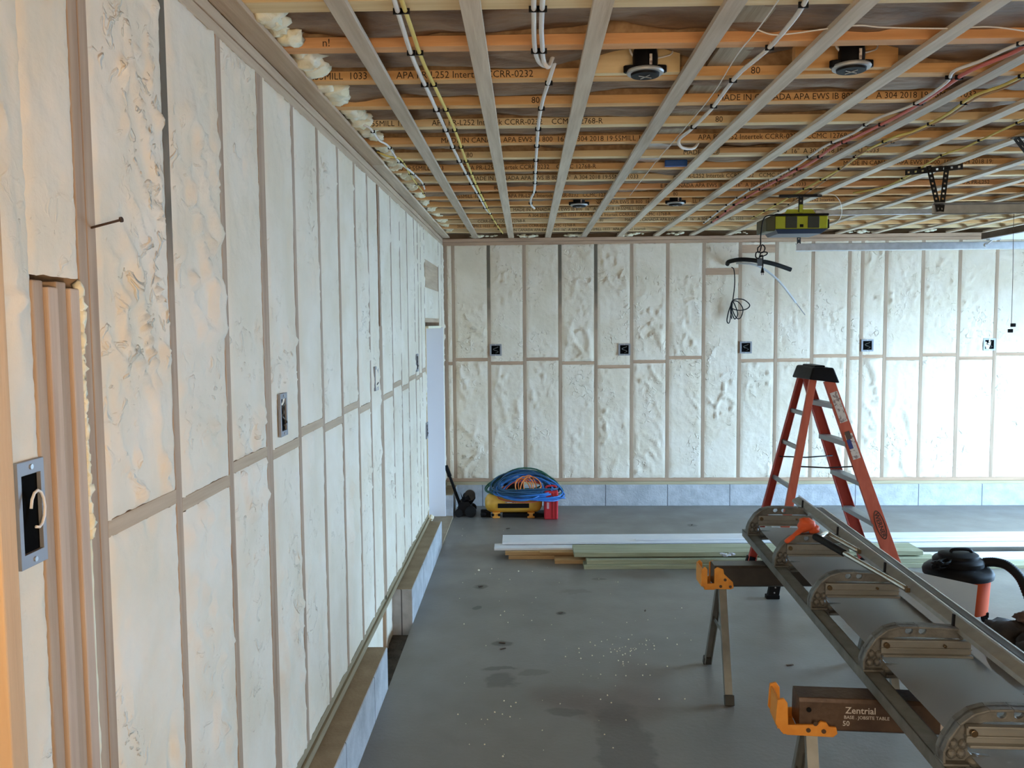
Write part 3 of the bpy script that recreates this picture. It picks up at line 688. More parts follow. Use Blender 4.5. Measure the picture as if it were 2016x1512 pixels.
b = MB(); perforated(b, p+V((.02, 0, .0)), p+V((.20, -.03, -.25)), .05, (0, 1, 0), 8); b.build('hanger', M_blksteel, t3)

# ------------------------------------------------------------------ garage door opener
OP = V((2.11, 6.72, 2.79))
t = thing('garage_door_opener', 'lime green and black garage door opener hung under the ceiling', 'garage door opener', OP)
x0, x1, y0, y1 = OP.x-.195, OP.x+.205, OP.y-.16, OP.y+.16
b = MB(); b.hexa([(x0+.0, y0, 2.815), (x1, y0, 2.815), (x1, y1, 2.815), (x0, y1, 2.815)], [(x0, y0, 2.915), (x1, y0, 2.915), (x1, y1, 2.915), (x0, y1, 2.915)]); b.build('body', M_lime, t, bevel=.008)
b = MB(); b.hexa([(x0+.03, y0+.03, 2.782), (x1-.04, y0+.03, 2.782), (x1-.04, y1, 2.782), (x0+.03, y1, 2.782)], [(x0-.0, y0-.004, 2.816), (x1+.004, y0-.004, 2.816), (x1+.004, y1, 2.816), (x0, y1, 2.816)]); b.build('bottom_tray', mat('navy_plastic', (.012, .018, .04), .4), t, bevel=.004)
b = MB(); b.box(x0-.004, x1+.006, y0-.006, y1+.006, 2.915, 2.932); b.build('top_cover', M_blk, t, bevel=.004)
b = MB(); b.hexa([(x0-.065, y0+.02, 2.80), (x0, y0-.002, 2.80), (x0, y1, 2.80), (x0-.065, y1-.02, 2.80)], [(x0-.065, y0+.02, 2.905), (x0, y0-.002, 2.925), (x0, y1, 2.925), (x0-.065, y1-.02, 2.905)]); b.build('side_cover', mat('dark_olive_plastic', (.05, .055, .02), .4), t, bevel=.008)
b = MB(); b.box(x1, x1+.02, y0+.02, y1-.02, 2.82, 2.89); b.build('side_cap', M_blk, t, bevel=.005)
for q in (.30, .725):
    cx = x0+(x1-x0)*q; b = MB(); b.box(cx-.044, cx+.044, y0-.006, y0+.01, 2.822, 2.912); b.build('vent_panel', M_limed, t, bevel=.004)
b = MB(); b.box(x0+.185, x0+.212, y0-.007, y0+.01, 2.828, 2.85); b.build('button', M_blk, t, bevel=.002)
b = MB(); b.prism([(-.12, 0), (-.10, .035), (.09, .035), (.12, 0)], lambda u, v, s: V((OP.x+u, s, 2.932+v)), y0+.02, y0+.03); b.box(OP.x-.012, OP.x+.012, y0+.0, y0+.02, 2.94, 3.0); b.build('mounting_bracket', M_lime, t)
b = MB(); perforated(b, (OP.x+.0, y0+.015, 2.945), (OP.x+.0, y0+.015, 3.079), .035, (1, 0, 0), 4); b.box(OP.x-.16, OP.x+.16, y0+.012, y0+.045, 3.06, 3.079); b.build('hanger', M_blksteel, t)
b = MB(); b.box(x1-.05, XR-.2, OP.y-.02, OP.y+.02, 2.935, 2.975); b.build('rail', M_galv, t, bevel=.003)
cp = [at_y(*q, y0-.02) for q in ((1545, 424), (1515, 424), (1503, 432), (1498, 460), (1497, 482), (1492, 488), (1493, 496), (1502, 497), (1506, 488), (1500, 482), (1496, 495), (1489, 497), (1488, 506), (1494, 508), (1499, 497), (1510, 497), (1508, 502), (1496, 506), (1501, 503), (1502, 520), (1501, 528))]
b = MB(); b.tube(smoothpts(cp, 5), .0048, 6); b.build('power_cord', M_blk, t, smooth='all')
e = at_y(1501, 528, y0-.02); b = MB(); b.hexa([e+V((-.012, -.01, -.035)), e+V((.012, -.01, -.035)), e+V((.012, .01, -.035)), e+V((-.012, .01, -.035))], [e+V((-.006, -.006, 0)), e+V((.006, -.006, 0)), e+V((.006, .006, 0)), e+V((-.006, .006, 0))])
b.box(e.x-.008, e.x-.005, e.y-.003, e.y+.003, e.z-.052, e.z-.034); b.box(e.x+.005, e.x+.008, e.y-.003, e.y+.003, e.z-.052, e.z-.034); b.build('plug', M_blk, t)
# emergency release cord
pr = at_y(1995, 455, OP.y-.0); pe = at_y(1991, 640, OP.y)
t = thing('release_cord', 'thin red release cord with two small dark blocks hanging at the right edge', 'cord', V((pr.x, pr.y, pe.z-.06)))
b = MB(); b.tube([V((pr.x, pr.y, 2.945)), pr, (pr+pe)/2+V((.004, 0, 0)), pe], .0022, 6); b.build('cord', M_brown, t)
for (dx, dz) in ((.014, -.0), (-.006, -.045)):
    c = pe+V((dx, 0, dz)); b = MB(); b.box(c.x-.016, c.x+.016, c.y-.012, c.y+.012, c.z-.014, c.z+.014); b.build('handle_block', M_blk, t, bevel=.003)

# ------------------------------------------------------------------ things poking out of the back wall
yw = 9.50
t = thing('black_conduit', 'thick black flexible pipe arching out of the foam on the back wall', 'pipe', at_y(1433, 515, yw))
b = MB(); P = smoothpts([at_y(1432, 520, 9.57), at_y(1436, 515, yw), at_y(1460, 511, yw-.1), at_y(1495, 514, yw-.15), at_y(1525, 520, yw-.15), at_y(1557, 531, yw-.12)]); b.tube(P, .024, 14); b.build('pipe', M_rub, t, smooth=True)
b = MB(); c = at_y(1495, 514, yw-.15); b.tube([c+V((-.03, 0, .008)), c+V((.028, 0, .0))], .031, 14); b.box(c.x-.03, c.x+.03, c.y-.034, c.y-.028, c.z-.055, c.z); b.build('tape_band', mat('dark_tape', (.06, .06, .06), .5), t, smooth=True)
b = MB(); P = smoothpts([at_y(1450, 518, 9.56), at_y(1480, 520, yw-.06), at_y(1505, 530, yw-.08), at_y(1535, 555, yw-.08), at_y(1567, 596, yw-.06)]); b.tube(P, .012, 10)
t = thing('white_tube', 'slim translucent white tube curving down the back wall from the foam', 'tube', P[0]); b.build('tube', M_ring, t, smooth='all')
t.children[0].data.materials[0] = mat('pale_tube', (.62, .64, .66), .35)
b = MB(); b.tube([P[-1], at_y(1585, 620, yw-.06)], .004, 6); b.build('inner_rod', M_boxg, t)
P = [at_y(*q, 9.52) for q in ((1440, 526), (1445, 532), (1446, 560), (1442, 592), (1440, 596), (1434, 615), (1431, 632), (1436, 634), (1441, 600), (1440, 596), (1440, 612), (1446, 628), (1452, 618), (1446, 600), (1441, 594), (1442, 610), (1450, 626), (1458, 625), (1462, 608), (1452, 594), (1441, 594), (1440, 606), (1455, 611), (1470, 608), (1475, 600), (1464, 590), (1448, 589), (1440, 595), (1438, 612), (1440, 628))]
b = MB(); b.tube(smoothpts([p+V((0, -.004*(i % 5), 0)) for i, p in enumerate(P)], 5), .0062, 6)
single(b, 'coiled_cable', M_rub, 'thin black cable hanging from a block on the back wall in a loose coil', 'cable', smooth='all')

# ------------------------------------------------------------------ stepladder
t = thing('step_ladder', 'orange fibreglass stepladder with a black cap, standing behind the siding brake', 'stepladder', (2.36, 6.7, 0))
NRt, NFt, FRt, FFt = V((2.215, 6.53, 1.66)), V((2.335, 6.53, 1.65)), V((2.235, 6.90, 1.665)), V((2.275, 6.90, 1.665))
NRf, FRf, NFf, FFf = V((1.858, 6.32, 0)), V((1.862, 7.035, 0)), V((2.867, 6.31, 0)), V((2.875, 7.035, 0))
def rail(a, bt, w0, w1, nm, m, inward):
    d = (bt-a).normalized(); s = (V((1, 0, 0))-d*d.x).normalized(); n = V((0, 1, 0))
    foot = a+d*.0
    b = MB(); b.beam(a+d*.02, bt, w0, .006, side=s, w1=w1)
    for sg in (-1, 1):
        b.beam(a+d*.02+s*sg*(w0/2-.003)+n*inward*.014, bt+s*sg*(w1/2-.003)+n*inward*.014, .006, .030, side=s)
    r = b.build(nm, m, t, bevel=.0015)
    f = MB(); f.beam(a+V((0, 0, 0)), a+d*.13, w0+.014, .045, side=s); f.box(a.x-.05, a.x+.05, a.y-.028, a.y+.028, 0, .03); f.build('rubber_foot', M_blk, r, bevel=.004)
    for z in (.05, .09):
        c = a+d*z; q = MB(); q.cyl(c+V((0, -.024, 0)), c+V((0, -.027, 0)), .006, 8); q.build('rivet', M_galv, r)
    return r
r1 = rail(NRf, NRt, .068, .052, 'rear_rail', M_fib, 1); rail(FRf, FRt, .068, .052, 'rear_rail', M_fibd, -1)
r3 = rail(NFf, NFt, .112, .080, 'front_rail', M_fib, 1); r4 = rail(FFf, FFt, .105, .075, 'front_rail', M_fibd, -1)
for z in (.26, .56, .87, 1.17, 1.46):
    a = NFf.lerp(NFt, z/1.65); c = FFf.lerp(FFt, z/1.665)
    b = MB(); b.hexa([a+V((-.045, 0, -.01)), a+V((.03, 0, -.01)), c+V((.03, 0, -.01)), c+V((-.045, 0, -.01))], [a+V((-.045, 0, .01)), a+V((.03, 0, .01)), c+V((.03, 0, .01)), c+V((-.045, 0, .01))])
    b.hexa([a+V((-.05, 0, -.028)), a+V((-.042, 0, -.028)), c+V((-.042, 0, -.028)), c+V((-.05, 0, -.028))], [a+V((-.05, 0, .01)), a+V((-.042, 0, .01)), c+V((-.042, 0, .01)), c+V((-.05, 0, .01))])
    b.build('step', M_step, t, bevel=.0015)
for z in (.45, .82, 1.12, 1.38):
    a = NRf.lerp(NRt, z/1.65); c = FRf.lerp(FRt, z/1.665); b = MB()
    b.hexa([a+V((-.012, 0, -.016)), a+V((.012, 0, -.016)), c+V((.012, 0, -.016)), c+V((-.012, 0, -.016))], [a+V((-.012, 0, .016)), a+V((.012, 0, .016)), c+V((.012, 0, .016)), c+V((-.012, 0, .016))])
    b.build('rear_brace', M_step, t, bevel=.002)
for (A, B, C_, D) in ((NRf, NRt, NFf, NFt), (FRf, FRt, FFf, FFt)):
    a = A.lerp(B, .985/1.65); c = C_.lerp(D, .99/1.65); s = .02 if A is NRf else -.02
    b = MB(); b.tube([a+V((0, s, 0)), (a+c)/2+V((0, s, -.012)), c+V((0, s, 0))], .011, 8, flat=.5); b.build('spreader_bar', M_blksteel, t, smooth='all')
# cap
cc = (NRt+NFt+FRt+FFt)/4; b = MB()
zt = 1.752; zb_ = 1.64
lx, rx = 2.165, 2.405
b.hexa([(lx+.005, 6.485, zb_+.02), (rx, 6.485, zb_-.01), (rx-.06, 6.94, zb_), (lx+.01, 6.94, zb_+.01)], [(lx+.035, 6.50, zt), (rx-.045, 6.50, zt-.004), (rx-.075, 6.93, zt), (lx+.045, 6.93, zt)])
b.build('top_cap', M_blk, t, bevel=.012, seg=3)
b = MB(); b.box(lx+.07, rx-.09, 6.56, 6.86, zt-.004, zt+.012); b.build('tool_tray', M_blk, t, bevel=.008)
# labels on the near front rail
d = (NFt-NFf).normalized(); s = (V((1, 0, 0))-d*d.x).normalized()
def onrail(z0): return NFf.lerp(NFt, z0/1.65)
def rl(z0, z1, w, nm, m, off=.0045, du=0):
    a, c = onrail(z0), onrail(z1); b = MB(); b.beam(a+s*du+V((0, -off, 0)), c+s*du+V((0, -off, 0)), w, .0012, side=s); return b.build(nm, m, r3)
rl(1.33, 1.56, .060, 'sticker', M_paper); rl(1.05, 1.24, .060, 'sticker', M_paper); rl(1.13, 1.20, .032, 'sticker', M_lblue, .0055, -.014); rl(1.20, 1.26, .04, 'sticker', mat('brown_label', (.10, .06, .04), .6), .0055, -.005)
ol = onrail(.55); nrm = V((0, -1, 0)); ring = []; N_ = 28
pts_o = [(cos(2*pi*k/N_)*.115*(1-.0*k), sin(2*pi*k/N_)*.037) for k in range(N_)]; pts_i = [(a*.93, c*.80) for a, c in pts_o]
b = MB(); b.prism(pts_o, lambda u, v, w: ol-d*u*1.0+s*v+nrm*w, .004, .0048, holes=[pts_i]); b.build('logo_outline', M_ink, r3)
text('WERNER', .048, lambda u, v: ol-d*(u-.095)+s*(v-.017)+nrm*.0050, 'logo_text', M_ink, r3, .02)

# ------------------------------------------------------------------ siding brake (long sheet-metal folder)
BO = V((1.387, 5.40, .722)); BV = V((-.0486, -.9988, 0)).normalized(); BU = V((.9988, -.0486, 0)).normalized()
t = thing('siding_brake', 'long grey sheet metal brake with cast arms, lying across two sawhorses', 'sheet metal brake', BO)
def bp(u, v, z): return BO+BU*u+BV*v+V((0, 0, z))
def bbx(b, u0, u1, v0, v1, z0, z1):
    return b.hexa([bp(u0, v0, z0), bp(u1, v0, z0), bp(u1, v1, z0), bp(u0, v1, z0)], [bp(u0, v0, z1), bp(u1, v0, z1), bp(u1, v1, z1), bp(u0, v1, z1)])
LEN = 3.5
b = MB(); bbx(b, 0, .006, 0, LEN, 0, .046); bbx(b, 0, .062, 0, LEN, .040, .046); bbx(b, 0, .062, 0, LEN, 0, .005); bbx(b, .056, .062, 0, LEN, .0, .046); b.build('base_rail', M_railg, t, bevel=.002)
ARM_OUT = [(0, .046), (-.002, .085), (.012, .125), (.045, .175), (.085, .208), (.13, .222), (.20, .224), (.37, .216), (.372, .172), (.20, .176), (.125, .174), (.095, .150), (.078, .118), (.080, .085), (.09, .072), (.36, .055), (.36, .020), (.062, .010), (.062, .046)]
RIM = [(0, .046), (-.002, .085), (.012, .125), (.045, .175), (.085, .208), (.13, .222), (.20, .224), (.37, .216)]
for v in (.14, .83, 1.52, 2.22, 2.91):
    hs = []
    for u in (.175, .225):
        hs.append([(u+.014*cos(a), .200+.013*sin(a)) for a in [k*pi/6 for k in range(12)]])
    b = MB(); b.prism(ARM_OUT, lambda u, z, w: bp(u, v+w, z), -.008, .008, holes=hs)
    for i in range(len(RIM)-1):          # outer flange of the casting
        a, c = RIM[i], RIM[i+1]; dx, dz = c[0]-a[0], c[1]-a[1]; L_ = sqrt(dx*dx+dz*dz); nx, nz = dz/L_*.008, -dx/L_*.008
        b.hexa([bp(a[0], v-.028, a[1]), bp(a[0], v+.028, a[1]), bp(a[0]+nx, v+.028, a[1]+nz), bp(a[0]+nx, v-.028, a[1]+nz)],
               [bp(c[0], v-.028, c[1]), bp(c[0], v+.028, c[1]), bp(c[0]+nx, v+.028, c[1]+nz), bp(c[0]+nx, v-.028, c[1]+nz)])
    bbx(b, .36, .372, v-.02, v+.02, .172, .216)
    bbx(b, -.002, .075, v-.03, v+.034, .046, .054)
    for (u, z) in ((.03, .075), (.058, .076), (.034, .108), (.064, .106)):
        b.blob(bp(u, v+.006, z), .019, seed=u*30, amp=.12, sub=2, sq=(.85, .8, .95))
    bbx(b, .09, .36, v-.012, v+.02, .020, .030); bbx(b, .09, .36, v-.012, v+.02, .052, .058)
    arm = b.build('cast_arm', M_cast, t, bevel=.0025)
    b = MB(); bbx(b, .068, .40, v+.012, v+.022, .115, .170); bbx(b, .066, .40, v+.012, v+.034, .164, .172); bbx(b, .066, .40, v+.012, v+.030, .134, .140); bbx(b, .070, .40, v+.012, v+.042, .108, .117)
    b.build('clamp_bar', M_alu, t, bevel=.0015)
    for u in (.085, .30):
        b = MB(); b.cyl(bp(u, v+.022, .150), bp(u, v+.036, .150), .011 if u < .1 else .006, 12); b.build('bolt', M_brass, t, bevel=.002)
    b = MB(); b.beam(bp(.345, v-.01, .215), bp(.347, v-.01, .262), .008, .012, side=BU); b.build('stop_pin', M_blk, t)
    b = MB(); b.blob(bp(.10, v+.0, .052), .03, seed=v, amp=.2, sub=2, sq=(1, 1, .7)); b.build('hinge_boss', M_cast, t, smooth='all')
b = MB(); b.hexa([bp(.345, -.12, .200), bp(.390, -.12, .200), bp(.390, LEN, .200), bp(.345, LEN, .200)], [bp(.350, -.12, .216), bp(.390, -.12, .236), bp(.390, LEN, .236), bp(.350, LEN, .216)]); b.build('anvil_rail', M_anvil, t, bevel=.0015)
b = MB(); bbx(b, .387, .393, -.12, LEN, .234, .244); b.build('highlight_lip', M_railb, t, bevel=.001)  # painted highlight along the anvil rail edge
b = MB(); bbx(b, .405, .436, .22, LEN, .20, .238); b.build('hinge_rail', M_darkst, t, bevel=.002)
b = MB(); bbx(b, .431, .437, .22, LEN, .236, .245); b.build('highlight_lip', M_railb, t, bevel=.001)  # painted highlight along the hinge rail edge
# the sheet in the throat
b = MB(); o = .079
def sh(u, v, dz=0): return bp(u, v, o-.012+dz)
SHP = [(.088, .05), (.088, LEN), (.47, LEN), (.47, .05)]
b.prism(SHP, lambda u, v, w: sh(u, v, w), 0, .0015); b.build('clamped_sheet', M_sheet, t)
b = MB(); q = [at_z(1765, 1118, .80), at_z(1925, 1152, .80), at_z(1915, 1243, .80), at_z(1937, 1254, .79)]
e0, e1 = bp(.45, .95, .079), bp(.45, 2.3, .079)
b.add([e0, q[0], q[1], q[2], e1], [(0, 1, 2, 3, 4)]); b.add([p-V((0, 0, .002)) for p in (e0, q[0], q[1], q[2], e1)], [(4, 3, 2, 1, 0)])
b.build('sheet_end', M_sheetw, t)
# handle
hA, hB = at_z(1690, 1085, .95), at_z(1785, 1160, .95); hC = at_z(1608, 1058, 1.01); hD = at_z(1628, 1050, 1.0)
mid = hC.lerp(hB, .34)
P = smoothpts([hA, hD.lerp(hA, .30), hD, hC+V((.03, .02, 0)), hC, hC.lerp(hB, .05), mid, hC.lerp(hB, .7), hB], 6)
b = MB(); b.tube(P, .0125, 12); b.build('handle_tube', M_chrome, t, smooth='all')
b = MB(); b.tube([hC.lerp(hB, -.02), hC.lerp(hB, .03), mid], .0175, 14); b.build('handle_grip', M_rub, t, smooth=True)
for h_ in (hA, hB):
    b = MB(); b.beam(h_-BV*.016, h_+BV*.016, .020, .022, side=BU); b.cyl(h_-V((0, 0, .014)), h_+V((0, 0, .016)), .006, 10); b.build('handle_bracket', M_brass, t, bevel=.003)

# orange glove on the second arm
g = bp(.10, .83, .224); b = MB()
b.blob(g+V((.085, .03, .040)), .048, 4, .25, 1.6, 3, (1, .75, .85)); b.blob(g+V((.125, .02, .018)), .030, 6, .25, 1.6, 3, (1, .8, .9))
b.tube(smoothpts([g+V((.07, .02, .03)), g+V((.03, .0, .006)), g+V((-.015, -.02, -.022)), g+V((-.045, -.03, -.040))]), [.026, .026, .025, .022, .019, .018, .018, .017, .016, .016, .017, .018, .018, .018, .018, .018, .017, .015, .008], 10, flat=.6)
single(b, 'work_glove', M_glove, 'crumpled orange rubber glove draped on the second arm of the brake', 'glove', smooth='all')

# ------------------------------------------------------------------ sawhorses
def sawhorse(base, ang, L, label, text_on, m, kind):
    t = thing('sawhorse', label, 'sawhorse', base, None); ca, sa = cos(ang), sin(ang)
    def q(x, y, z): return V((base[0]+x*ca-y*sa, base[1]+x*sa+y*ca, z))
    prof = [(-.050, .715), (-.056, .700), (-.062, .600), (-.052, .592), (.052, .592), (.062, .600), (.056, .700), (.050, .715)]
    b = MB(); b.prism(prof, lambda y, z, x: q(x, y, z), 0, L); b.build('beam', m, t, bevel=.002)
    for x in (.04, L-.04):
        for sg in (-1, 1):
            b = MB(); f = q(x-.005, sg*.29, 0); tp = q(x+.01, sg*.035, .60); dd = (tp-f).normalized(); sd = V((ca, sa, 0))
            nn = dd.cross(sd)
            b.beam(f+dd*.02, tp, .042, .005, side=sd)
            for s2 in (-1, 1): b.beam(f+dd*.02+sd*s2*.019-nn*.014*sg, tp+sd*s2*.019-nn*.014*sg, .005, .030, side=sd)
            lg = b.build('leg', M_leg, t, bevel=.001)
            b = MB(); b.beam(f, f+dd*.055, .052, .034, side=sd); b.build('foot', mat('dark_foot', (.05, .052, .045), .6), lg, bevel=.003)
    for x in (.04, L-.04):
        b = MB(); b.beam(q(x, -.14, .34), q(x, .14, .34), .022, .006, side=(0, 0, 1)); b.build('leg_brace', M_leg, t)
    for end in (0, 1):
        def e(x): return (x if end == 0 else L-x)
        if kind == 0:
            out = [(.105, .592), (.100, .625), (.050, .672), (.045, .70), (.012, .712), (-.005, .70), (-.006, .618), (-.045, .618), (-.045, .700), (-.060, .715), (-.078, .700), (-.080, .625), (-.055, .588), (.09, .584)]
        else:
            out = [(.135, .592), (.130, .615), (.105, .617), (.095, .632), (.075, .636), (.062, .622), (-.042, .618), (-.045, .700), (-.058, .718), (-.082, .712), (-.088, .622), (-.066, .590), (-.045, .580), (.12, .578)]
        b = MB(); b.prism([(x, z) for x, z in out], lambda x, z, y: q(e(x), y, z), -.076, -.064)
        b.prism([(x, z) for x, z in out], lambda x, z, y: q(e(x), y, z), .064, .076)
        sx = -.078
        b.hexa([q(e(-.080), -.07, .60), q(e(-.046), -.07, .60), q(e(-.046), .07, .60), q(e(-.080), .07, .60)], [q(e(-.080), -.07, .705), q(e(-.072), -.07, .705), q(e(-.072), .07, .705), q(e(-.080), .07, .705)])
        b.hexa([q(e(-.06), -.07, .580), q(e(.0), -.07, .580), q(e(.0), .07, .580), q(e(-.06), .07, .580)], [q(e(-.06), -.07, .590), q(e(.0), -.07, .590), q(e(.0), .07, .590), q(e(-.06), .07, .590)])
        br = b.build('end_bracket', M_orange, t, bevel=.002)
        for x, z in ((.03, .602), (.085, .600), (.055, .628 if kind else .64)):
            c = MB(); c.cyl(q(e(x), -.0755, z), q(e(x), -.0785, z), .0085, 12); c.build('bolt', M_brown, br)
    if text_on:
        for s_, z, sz, x in (('Zentrial', .664, .034, .165), ('BASE . JOBSITE TABLE', .644, .017, .160), ('50', .618, .026, .155)):
            text(s_, sz, lambda u, v, z=z, x=x: q(x+u, -.0565-(.700-z-v)*.06-.0012, z+v), 'printed_text', mat('worn_white_ink', (.62, .58, .52), .6), t, .012)
        b = MB(); b.prism([(.50, .612), (.575, .612), (.575, .652), (.50, .652)], lambda x, z, y: q(x, y-.060, z), -.0035, -.0015); b.build('sticker', M_paper, t)
        b = MB(); b.cyl(q(.035, -.0585, .672), q(.035, -.0615, .672), .009, 14); b.build('bolt_hole', M_blk, t)
    return t
sawhorse((1.065, 4.80, 0), 0.0, 1.0, 'far steel sawhorse with orange end brackets under the brake', False, M_darkst, 0)
sawhorse((1.004, 3.10, 0), R(-5), 1.0, 'near brown steel sawhorse with white lettering on its beam, under the brake', True, M_brown, 1)

# ------------------------------------------------------------------ shop vacuum
vc = V((3.055, 5.93, 0)); VZ = .86
t = thing('shop_vacuum', 'orange drum shop vacuum with a black motor head, right of the stepladder', 'vacuum', vc)
b = MB(); b.lathe([(.185, .05), (.195, .055), (.208, .29), (.209, .305)], vc, 40); b.build('drum', M_vaco, t, smooth=True)
b = MB(); b.lathe([(.210, .295), (.228, .30), (.232, .325), (.224, .345), (.20, .365), (.17, .375), (.15, .38)], vc, 40); b.build('lid', M_blk, t, smooth=True)
b = MB(); b.lathe([(.165, .37), (.168, .405), (.158, .42), (.132, .43), (.130, .45), (.11, .462), (.06, .468), (0, .47)], vc+V((.0, 0, 0)), 40); b.build('motor_head', M_blk, t, smooth=True)
b = MB(); b.tube(smoothpts([vc+V((-.07, -.03, .468)), vc+V((-.05, -.03, .488)), vc+V((.05, -.03, .488)), vc+V((.08, -.03, .468))]), .012, 8); b.build('carry_handle', M_blk, t, smooth='all')
for a in (.8, 2.4, 4.0, 5.5):
    c = vc+V((cos(a)*.18, sin(a)*.18, 0)); b = MB(); b.cyl(c+V((-.012, 0, .025)), c+V((.012, 0, .025)), .025, 14); b.box(c.x-.02, c.x+.02, c.y-.02, c.y+.02, .035, .07); b.build('caster', M_blk, t)
P = smoothpts([vc+V((.15, -.05, .40)), at_y(1960, 1107, 5.85), at_y(1985, 1115, 5.8), at_y(2010, 1140, 5.75), at_y(2030, 1185, 5.7), at_y(2060, 1235, 5.75)], 16)
b = MB(); b.tube(P, [.030+(.004 if i % 2 else 0) for i in range(len(P))], 14); b.build('hose', M_rub, t, smooth='all')
b = MB(); c0 = vc+V((-.17, -.10, .40)); cp = []
for k in range(70): a = k*.7; cp.append(c0+V((.05*cos(a)*(1+.4*sin(k*.23)), .04*sin(a*1.07), .022*sin(a*.6)+.01*cos(k*.9))))
b.tube(cp, .008, 6); b.build('wrapped_cord', M_blk, t, smooth='all')

# dark heap at the right edge
c = at_z(2003, 1290, .0); hp = V((3.20, 5.08, 0))
b = MB()
for q in range(14):
    b.blob(hp+V((random.uniform(-.26, .55), random.uniform(-.18, .14), .06+.10*random.random())), random.uniform(.09, .15), q+20, .34, 2.2, 3, (1, .9, .75))
b.v = [V((p.x, p.y, max(p.z, .001))) for p in b.v]
single(b, 'tool_bag', M_bag, 'crumpled dark cloth tool bag on the floor at the right edge below the vacuum', 'bag', smooth='all')
b = MB()
for q in range(4): b.blob(hp+V((-.10+.06*q, .10-.02*q, .25-.01*q)), .062, q+50, .5, 2.6, 3, (1.1, .8, .6))
single(b, 'brown_cloth', M_bagb, 'crumpled brown cloth lying on the dark bag at the right edge', 'cloth', smooth='all')

# ------------------------------------------------------------------ compressor, hoses, case, jack
cb = V((-.16, 9.13, 0)); t = thing('air_compressor', 'small yellow tank air compressor on the floor below the heaped hoses', 'air compressor', cb)
b = MB(); pr = [(0, -.315), (.05, -.310), (.085, -.290), (.104, -.255), (.110, -.21), (.110, .21), (.104, .255), (.085, .290), (.05, .310), (0, .315)]
b.lathe(pr, cb+V((0, -.02, .155)), 36, 'x'); b.build('tank', M_yel, t, smooth='all')
b = MB(); b.box(cb.x-.17, cb.x+.17, cb.y-.136, cb.y-.126, .115, .165); b.build('tank_label', M_blk, t, bevel=.004)
b = MB(); b.box(cb.x-.09, cb.x+.04, cb.y-.138, cb.y-.130, .172, .182); b.build('label_stripe', M_paper, t)
for sx in (-.19, .19):
    b = MB(); b.box(cb.x+sx-.04, cb.x+sx+.04, cb.y-.12, cb.y+.08, .0, .062); b.build('foot', M_orange, t, bevel=.006)
    for s2 in (-.022, .022):
        b = MB(); b.cyl(V((cb.x+sx+s2*1.6, cb.y-.123, .038)), V((cb.x+sx+s2*1.6, cb.y-.128, .038)), .016, 12); b.build('bolt', M_blk, t)
b = MB(); b.box(cb.x-.11, cb.x+.11, cb.y-.06, cb.y+.14, .25, .37); b.build('motor_cover', M_blk, t, bevel=.02)
b = MB(); b.box(cb.x-.36, cb.x-.30, cb.y-.12, cb.y+.1, .03, .055); b.box(cb.x-.36, cb.x-.25, cb.y-.06, cb.y-.03, .0, .08); b.box(cb.x-.12, cb.x+.34, cb.y-.08, cb.y+.08, .0, .045); b.build('skid', M_blk, t, bevel=.004)
hc = V((-.07, 9.08, .27))
def coil(n, rx, ry, c, m, nm, label, r, seed, tail=None):
    rnd = random.Random(seed); P = []; cx = cy = 0; k_ = 22
    a_ = [(rnd.uniform(-.07, .07), rnd.uniform(-.02, .02), rnd.uniform(.62, 1.12), rnd.uniform(.6, 1.1), rnd.uniform(-.5, .5), rnd.uniform(-.35, .35)) for _ in range(n+2)]
    for k in range(n*k_):
        a = 2*pi*k/k_; i0 = k//k_; f = k/k_-i0; f = f*f*(3-2*f); A = [p*(1-f)+q*f for p, q in zip(a_[i0], a_[i0+1])]
        w = noise.noise(V((k*.17, seed, 0)))
        x = cos(a)*rx*A[2]*(1+.15*w); y = sin(a)*ry*A[3]
        dome = .10*(1-min(1, (x/.42)**2))
        P.append(c+V((x+A[0], y+A[1]-.02, dome+.10*sin(a)*A[3]+A[4]*.10*x+A[5]*.05+.03*w)))
    if tail: P += [V(p) for p in tail]
    b = MB(); b.tube(smoothpts(P[::2], 3), r, 6)
    return single(b, nm, m, label, 'air hose', 'air hoses heaped on the compressor', smooth='all')
coil(13, .37, .15, hc+V((-.0, .05, .01)), M_hoseg, 'air_hose', 'dark green air hose at the back of the heap on the compressor', .0085, 3)
coil(16, .36, .16, hc+V((.02, .0, .015)), M_hoseb2, 'air_hose', 'dark blue air hose tangled through the heap on the compressor', .008, 9)
coil(9, .33, .15, hc+V((.06, -.05, -.03)), M_hoseb, 'air_hose', 'bright blue air hose over the front of the heap, hanging toward the red case', .0085, 15,
     [(.25, 8.93, .25), (.33, 8.92, .27), (.40, 8.93, .235)])
coil(3, .28, .12, hc+V((.0, -.06, -.05)), M_hoser, 'air_hose', 'thin red air hose among the blue hoses on the compressor', .006, 22)
coil(5, .11, .05, hc+V((.07, -.05, -.02)), M_hoseo, 'air_hose', 'orange cord coiled in the centre of the hose heap', .006, 31)
rc = V((.245, 9.03, 0)); t = thing('red_case', 'upright red plastic case on the floor right of the compressor', 'case', rc)
b = MB(); b.hexa([(rc.x-.075, rc.y-.10, 0), (rc.x+.075, rc.y-.10, 0), (rc.x+.075, rc.y+.12, 0), (rc.x-.075, rc.y+.12, 0)], [(rc.x-.07, rc.y-.10, .31), (rc.x+.08, rc.y-.10, .31), (rc.x+.08, rc.y+.12, .31), (rc.x-.07, rc.y+.12, .31)]); b.build('shell', M_red, t, bevel=.016, seg=3)
b = MB(); b.box(rc.x+.02, rc.x+.028, rc.y-.106, rc.y-.098, .02, .29); b.box(rc.x+.055, rc.x+.062, rc.y-.106, rc.y-.098, .02, .29); b.build('rib', M_red, t)
